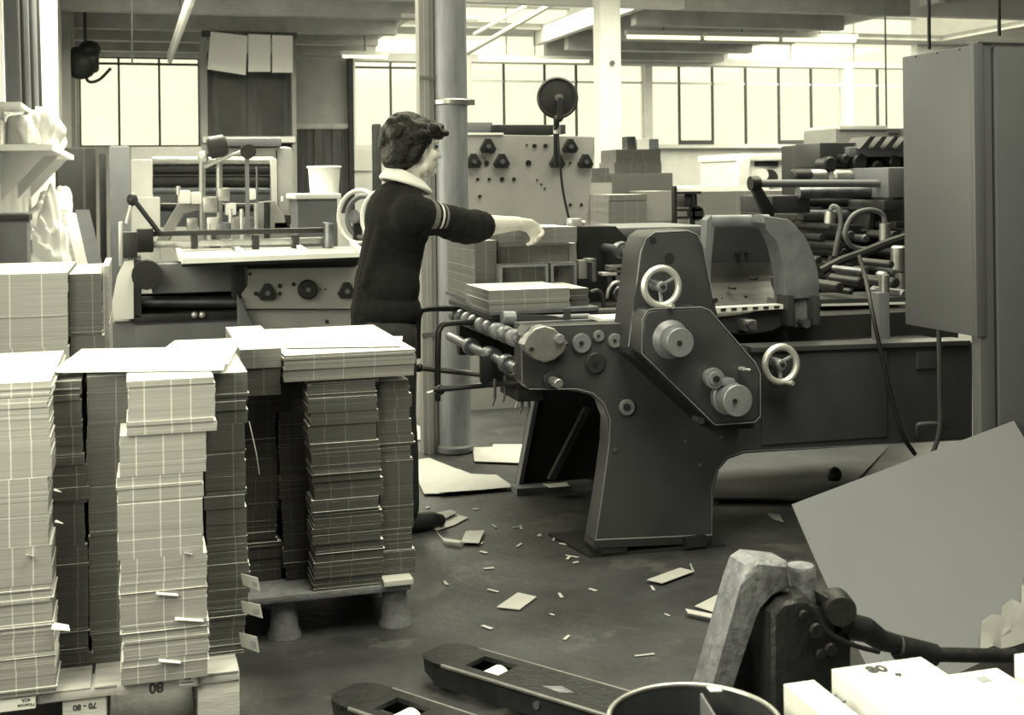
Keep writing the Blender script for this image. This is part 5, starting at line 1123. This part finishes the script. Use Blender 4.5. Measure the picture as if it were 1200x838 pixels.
for k, (pts, lab) in enumerate(FP):
    z = .004 + .006 * (k % 3)
    if 'machine arch' in lab: z = .05
    single('floor_paper', lab, 'paper', MB().slab([fl(u, v, z if i else z + .002) for i, (u, v) in enumerate(pts)], .0025, (0, 0, 1)), M['paper'] if 'grey' not in lab else M['grime'], gp if k < 3 else 'loose paper slips on the factory floor')
q = fl(812, 671, .007); single('paper_corner', 'thin upright paper strip at the corner of the slip below the machine foot', 'scrap', MB().slab([q, q + Vector((.006, 0, 0)), q + Vector((-.004, .01, .03)), q + Vector((-.008, .01, .03))], .002), M['paper'])
rr = random.Random(21)
_used = {}
def SC_LAB(u, v):
    where = 'below the machine foot' if u > 690 else 'beside the pallet truck forks' if v > 720 else 'between rear pallet and machine foot' if v > 650 else 'near the shoe of the woman'
    k = _used[where] = _used.get(where, 0) + 1
    return '%s tiny torn paper scrap on the floor %s' % (('first', 'second', 'third', 'fourth', 'fifth', 'sixth', 'seventh', 'eighth', 'ninth', 'tenth', 'eleventh', 'twelfth', 'thirteenth', 'fourteenth', 'fifteenth')[k - 1] + ' from left', where)
for u, v in sorted((rr.uniform(500, 930), rr.choice((rr.uniform(590, 660), rr.uniform(640, 790)))) for _ in range(44)):
    if u > 690 and v < 660 or u > 800 and v > 690 or (u - 470) * .3 + 735 < v: continue
    c = fl(u, v, .003); an = rr.uniform(0, pi); l, w_ = rr.uniform(.008, .03), rr.uniform(.003, .008); d = Vector((cos(an), sin(an), 0)); e = Vector((-sin(an), cos(an), 0))
    single('paper_scrap', SC_LAB(u, v), 'scrap', MB().slab([c - d * l - e * w_, c + d * l - e * w_ * .6, c + d * l + e * w_, c - d * l + e * w_], .002, (0, 0, 1)), M['paper'], 'tiny paper scraps on the floor')
# ------------------------------------------------------------------ the woman at the machine
def blend(name, mb, m, parent, vox, org, smooth=4, dec=None):
    me = bpy.data.meshes.new('t'); bmesh.ops.recalc_face_normals(mb.bm, faces=mb.bm.faces); mb.bm.to_mesh(me); mb.bm.free()
    o = bpy.data.objects.new('t', me); C.objects.link(o)
    r = o.modifiers.new('r', 'REMESH'); r.mode = 'VOXEL'; r.voxel_size = vox; r.use_smooth_shade = True
    if smooth: s = o.modifiers.new('s', 'SMOOTH'); s.factor = .5; s.iterations = smooth
    if dec: d = o.modifiers.new('d', 'DECIMATE'); d.ratio = dec
    bpy.context.view_layer.update(); dg = bpy.context.evaluated_depsgraph_get()
    nm = bpy.data.meshes.new_from_object(o.evaluated_get(dg)); bpy.data.objects.remove(o); bpy.data.meshes.remove(me)
    nm.name = name; nm.transform(Matrix.Translation(-org)); nm.materials.clear()
    for q in (m if isinstance(m, list) else [m]): nm.materials.append(q)
    nm.polygons.foreach_set('use_smooth', [True] * len(nm.polygons))
    ob = bpy.data.objects.new(name, nm); C.objects.link(ob)
    if parent: ob.parent = parent
    ORG[ob] = org; return ob
YW = 4.95
porg = Vector((.95, YW, 0))
V = Vector
head = at(486, 176, YW); head.z = 1.515
hip = at(449, 385, YW); waist = at(452, 335, YW); chest = at(466, 262, YW); neckb = at(474, 216, YW); necke = at(484, 205, YW)
FD = V((cos(radians(12)), sin(radians(12)), 0)); LD = V((-FD.y, FD.x, 0))       # the way she faces, and her left
RH = Matrix((FD, LD, UP)).transposed()
shR = at(481, 247, 4.79); elR = at(545, 266, 4.92); wrR = at(606, 262, 5.04); haR = at(626, 268, 5.08)
shL = V((shR.x + .06, 5.12, shR.z)); elL = at(543, 262, 5.32); wrL = at(600, 268, 5.36); haL = at(618, 272, 5.38)
b = MB()
# head
b.ball(head + FD * -.012 + UP * .025, (.095, .075, .098), 20, 14, RH)
b.ball(head + FD * .035 + UP * -.045, (.055, .056, .075), 18, 12, RH)       # lower face
b.ball(head + FD * .070 + UP * -.092, (.024, .026, .022), 12, 8, RH)       # chin
b.chain([(head + FD * .02 - LD * .045 + UP * -.075, .024), (head + FD * .066 + UP * -.095, .02)], 10)
b.chain([(head + FD * .02 + LD * .045 + UP * -.075, .024), (head + FD * .066 + UP * -.095, .02)], 10)
b.chain([(head + FD * .084 + UP * .012, .010), (head + FD * .100 + UP * -.018, .0105), (head + FD * .108 + UP * -.030, .0115)], 10)   # nose
for s in (-1, 1):
    b.ball(head + FD * .098 + LD * s * .010 + UP * -.033, .008, 8, 6)
    b.ball(head + FD * .060 + LD * s * .038 + UP * -.028, (.026, .024, .024), 12, 8, RH)      # cheekbone
    b.ball(head + FD * .078 + LD * s * .028 + UP * .026, (.014, .026, .010), 10, 6, RH)       # brow
    b.ball(head + FD * .000 + LD * s * .078 + UP * -.012, (.018, .008, .028), 10, 8, RH)      # ear
b.ball(head + FD * .088 + UP * -.058, (.011, .022, .007), 12, 8, RH); b.ball(head + FD * .085 + UP * -.070, (.011, .019, .008), 12, 8, RH)   # lips
b.chain([(neckb, .056), (head + FD * -.005 + UP * -.07, .05)], 16)
# trunk
b.ball(chest, (.105, .155, .15), 20, 14, RH); b.ball(waist, (.095, .135, .15), 20, 14, RH); b.ball(hip, (.115, .155, .13), 20, 14, RH)
b.chain([(shR, .05), (neckb + UP * -.03, .055), (shL, .05)])
b.chain([(chest, .10), (waist, .10), (hip, .11)])
# arms
b.chain([(shR, .052), (shR.lerp(elR, .5), .045), (elR, .038), (elR.lerp(wrR, .4), .045), (wrR.lerp(elR, .15), .033), (wrR, .030)])
b.chain([(shL, .052), (shL.lerp(elL, .5), .045), (elL, .038), (elL.lerp(wrL, .35), .037), (wrL, .025)])
# hands: palm over the bundle's top edge, four fingers curled over its front, thumb along the top
def hand(wr, palm, fd, side, dn, thumb_side):
    kn = []
    for i in range(4):
        o = (i - 1.5) * .0185
        root = wr + fd * .085 + side * o + dn * (.004 + .004 * abs(i - 1.5)); kn.append(root)
        b.chain([(wr + fd * .008 + side * o * .8, .0185), (wr + fd * .05 + side * o, .0165), (root, .0125)], 10)
    for i, (root, L) in enumerate(zip(kn, (.040, .045, .042, .033))):
        sp = side * (i - 1.5) * .004
        p1 = root + (fd * .62 + dn * .78).normalized() * L + sp; p2 = p1 + (dn * .85 - fd * .5).normalized() * L * .66 + sp * .5; p3 = p2 + (dn * .35 - fd * .95).normalized() * L * .5
        b.chain([(root, .0120), (p1, .0104), (p2, .0092), (p3, .0080)], 10)
    t0 = wr + fd * .028 + thumb_side * .022; t1 = t0 + (fd * .85 + thumb_side * .45 - dn * .22).normalized() * .040; t2 = t1 + (fd * 1 + thumb_side * .1 - dn * .02).normalized() * .034; t3 = t2 + (fd * 1 - thumb_side * .05 + dn * .12).normalized() * .024
    b.chain([(t0, .0155), (t1, .0125), (t2, .0108), (t3, .0088)], 10)
fdR = (at(640, 267, 5.105) - wrR).normalized()
sdR = V((-fdR.y, fdR.x, 0)).normalized()
dnR = (V((.12, -.35, -1)) - fdR * V((.12, -.35, -1)).dot(fdR)).normalized(); sdR = fdR.cross(dnR).normalized()
if sdR.y > 0: sdR = -sdR
hand(wrR, haR, fdR, sdR, dnR, -sdR)
fdL = (haL - wrL).normalized(); dnL = V((0, 0, -1)); sdL = fdL.cross(dnL).normalized(); hand(wrL, haL, fdL, sdL, dnL, sdL if sdL.y < 0 else -sdL)
# legs
hR = hip + LD * -.085 + UP * -.03; hL = hip + LD * .085 + UP * -.03
anR = at(484, 606, 4.88); anR.z = .085; anR.x -= .03; anL = V((.93, 5.07, .085))
knR = V((.975, 4.86, .47)); knL = V((.97, 5.06, .47))
for h, k, a in ((hR, knR, anR), (hL, knL, anL)):
    b.chain([(h, .088), (h.lerp(k, .5), .072), (k, .052), (k.lerp(a, .35), .052), (a, .034)])
    b.chain([(a + V((-.035, 0, -.055)), .03), (a + FD * .06 + UP * -.055, .03), (a + FD * .13 + UP * -.065, .024)])
body = blend('person', b, M['skin'], None, .0045, porg, 3, .5)
body.location = porg; tag(body, 'woman with dark curly hair in a black sweater reaching over card on the machine', 'person')
# sweater
b = MB()
b.ball(chest + UP * .01, (.125, .175, .165), 22, 14, RH); b.ball(waist + FD * .005, (.125, .165, .15), 22, 14, RH); b.ball(hip + UP * .075 + FD * .012, (.135, .175, .10), 22, 14, RH)
b.chain([(chest, .125), (waist, .125), (hip + UP * .05, .13)]); b.lathe([(0, 0), (.125, 0), (.135, .02), (.13, .1), (0, .1)], hip + UP * -.0 + FD * .008, (0, 0, 1), 24)
b.chain([(shR + UP * -.005, .066), (neckb + UP * -.045, .075), (shL + UP * -.005, .066)])
b.chain([(chest + UP * .03 - LD * .1, .095), (shR + UP * -.02, .078)]); b.chain([(chest + UP * .05 + LD * .1, .08), (shL, .07)])
cuR = elR.lerp(wrR, .34); rs = random.Random(2)
arm = [(shR + UP * -.012, .078), (shR.lerp(elR, .3) + UP * -.008, .073), (shR.lerp(elR, .5), .066)]
for f, r in ((.56, .067), (.63, .054), (.71, .071), (.79, .054), (.87, .073), (.95, .055)): arm.append((shR.lerp(elR, f), r))
for f, r in ((.03, .073), (.10, .055), (.17, .071), (.235, .054), (.29, .063), (.325, .054)): arm.append((elR.lerp(wrR, f), r))
b.chain(arm, 16)
b.chain([(shL, .074), (shL.lerp(elL, .5), .06), (elL, .057), (elL.lerp(wrL, .4), .05)])
b.chain([(waist + FD * -.09 + UP * .02 + LD * -.05, .035), (chest + FD * -.08 + UP * -.02 - LD * .06, .04)], 12)
def sweater_mat():
    m = mat('black_knit_sweater', .011, .95, var=.3, scale=40, bump=.35, bscale=160, spec=.15); nt = m.node_tree; N = nt.nodes; L = nt.links; bs = N['Principled BSDF']
    src = bs.inputs['Base Color'].links[0].from_socket; tc = N.new('ShaderNodeTexCoord'); ax = (elR - shR); Ln = ax.length; ax.normalize()
    dt = N.new('ShaderNodeVectorMath'); dt.operation = 'DOT_PRODUCT'; L.new(tc.outputs['Object'], dt.inputs[0]); dt.inputs[1].default_value = ax
    off = (shR - porg).dot(ax)
    def mth(op, a, c):
        k = N.new('ShaderNodeMath'); k.operation = op
        for i, q in enumerate((a, c)):
            if isinstance(q, (int, float)): k.inputs[i].default_value = q
            else: L.new(q, k.inputs[i])
        return k.outputs[0]
    d = dt.outputs['Value']; cur = src
    sy = N.new('ShaderNodeSeparateXYZ'); L.new(tc.outputs['Object'], sy.inputs[0]); near = mth('LESS_THAN', sy.outputs['Y'], .06)
    for c0, hw, v in ((.085, .013, .14), (.118, .006, .62), (.142, .006, .16)):
        msk = mth('LESS_THAN', mth('ABSOLUTE', mth('SUBTRACT', d, off + c0), 0), hw); msk = mth('MULTIPLY', msk, mth('MULTIPLY', near, mth('GREATER_THAN', sy.outputs['Z'], 1.198)))
        mx = N.new('ShaderNodeMix'); mx.data_type = 'RGBA'; L.new(msk, mx.inputs[0]); L.new(cur, mx.inputs[6]); mx.inputs[7].default_value = (v, v, v, 1); cur = mx.outputs[2]
    L.new(cur, bs.inputs['Base Color']); return m
blend('sweater', b, sweater_mat(), body, .0055, porg, 4, .5)['label'] = 'black knitted sweater with pale stripes on the upper sleeve'
# trousers
b = MB(); b.ball(hip + UP * -.01, (.128, .168, .12), 20, 12, RH)
for h, k, a in ((hR, knR, anR), (hL, knL, anL)): b.chain([(h, .100), (h.lerp(k, .5), .084), (k, .066), (k.lerp(a, .4), .066), (a + UP * .02, .056)])
blend('trousers', b, M['trousers'], body, .009, porg, 3, .6)
for a in (anR, anL):
    b = MB(); b.chain([(a + FD * -.035 + UP * -.045, .04), (a + FD * .04 + UP * -.048, .04), (a + FD * .11 + UP * -.05, .036), (a + FD * .145 + UP * -.055, .028)], 14); b.chain([(a + UP * -.02, .042), (a + UP * -.05, .04)], 12)
    for v in b.bm.verts: v.co.z = max(v.co.z, .002)
    blend('shoe', b, M['shoe'], body, .006, porg, 2)
# collar and hair
b = MB()
for k in range(60):
    an = k / 60 * 2 * pi; f = cos(an); p = neckb + UP * (.028 - .035 * f) + FD * (.068 * f + .006) + LD * (.070 * sin(an)); q = p + UP * -.03 + FD * (.03 * f) + LD * .022 * sin(an)
    b.chain([(p, .0115), (q, .0105)], 8)
blend('collar', b, M['cloth'], body, .005, porg, 3)['label'] = 'white shirt collar'
b = MB()
b.ball(head + FD * -.032 + UP * .042, (.104, .094, .096), 20, 14, RH)
b.ball(head + FD * -.062 + UP * -.010, (.074, .090, .085), 20, 14, RH)
b.ball(head + FD * -.080 + UP * -.040, (.058, .082, .052), 16, 12, RH)
b.chain([(head + FD * .02 + UP * .105, .030), (head + FD * .075 + UP * .085, .030), (head + FD * .105 + UP * .060, .024)], 12)
for s in (-1, 1):
    b.chain([(head + FD * .01 + LD * s * .072 + UP * .05, .030), (head + FD * -.02 + LD * s * .08 + UP * .0, .030), (head + FD * -.04 + LD * s * .076 + UP * -.04, .028)], 12)
    b.chain([(head + FD * .06 + LD * s * .05 + UP * .075, .028), (head + FD * .092 + LD * s * .04 + UP * .052, .020)], 12)
rh = random.Random(8)
for k in range(90):      # curls
    th, ph = rh.uniform(0, 2 * pi), rh.uniform(-.35, 1.4)
    d = FD * cos(th) * cos(ph) + LD * sin(th) * cos(ph) + UP * sin(ph)
    if d.dot(FD) > .55 and ph < .55: continue
    c = head + FD * -.032 + UP * .035 + V(((d.dot(FD)) * .105, 0, 0)).x * FD * .82 + LD * d.dot(LD) * .078 + UP * d.dot(UP) * .082
    b.ball(c, (rh.uniform(.026, .036),) * 3, 10, 8)
for k in range(14):
    c = head + FD * rh.uniform(.085, .125) + LD * rh.uniform(-.05, .05) + UP * rh.uniform(.045, .09); b.ball(c, rh.uniform(.012, .019), 8, 6)
blend('hair', b, M['hair'], body, .005, porg, 5, .7)['label'] = 'dark wavy bobbed hair'
for s in (-1, 1):
    c = head + FD * .083 + LD * s * .030 + UP * .006; o = part('eye', MB().ball(c, (.007, .010, .006), 10, 8, RH), M['black'], body)
part('mouth_line', MB().ball(head + FD * .0985 + UP * -.064, (.003, .018, .0018), 10, 6, RH), M['redink'], body)
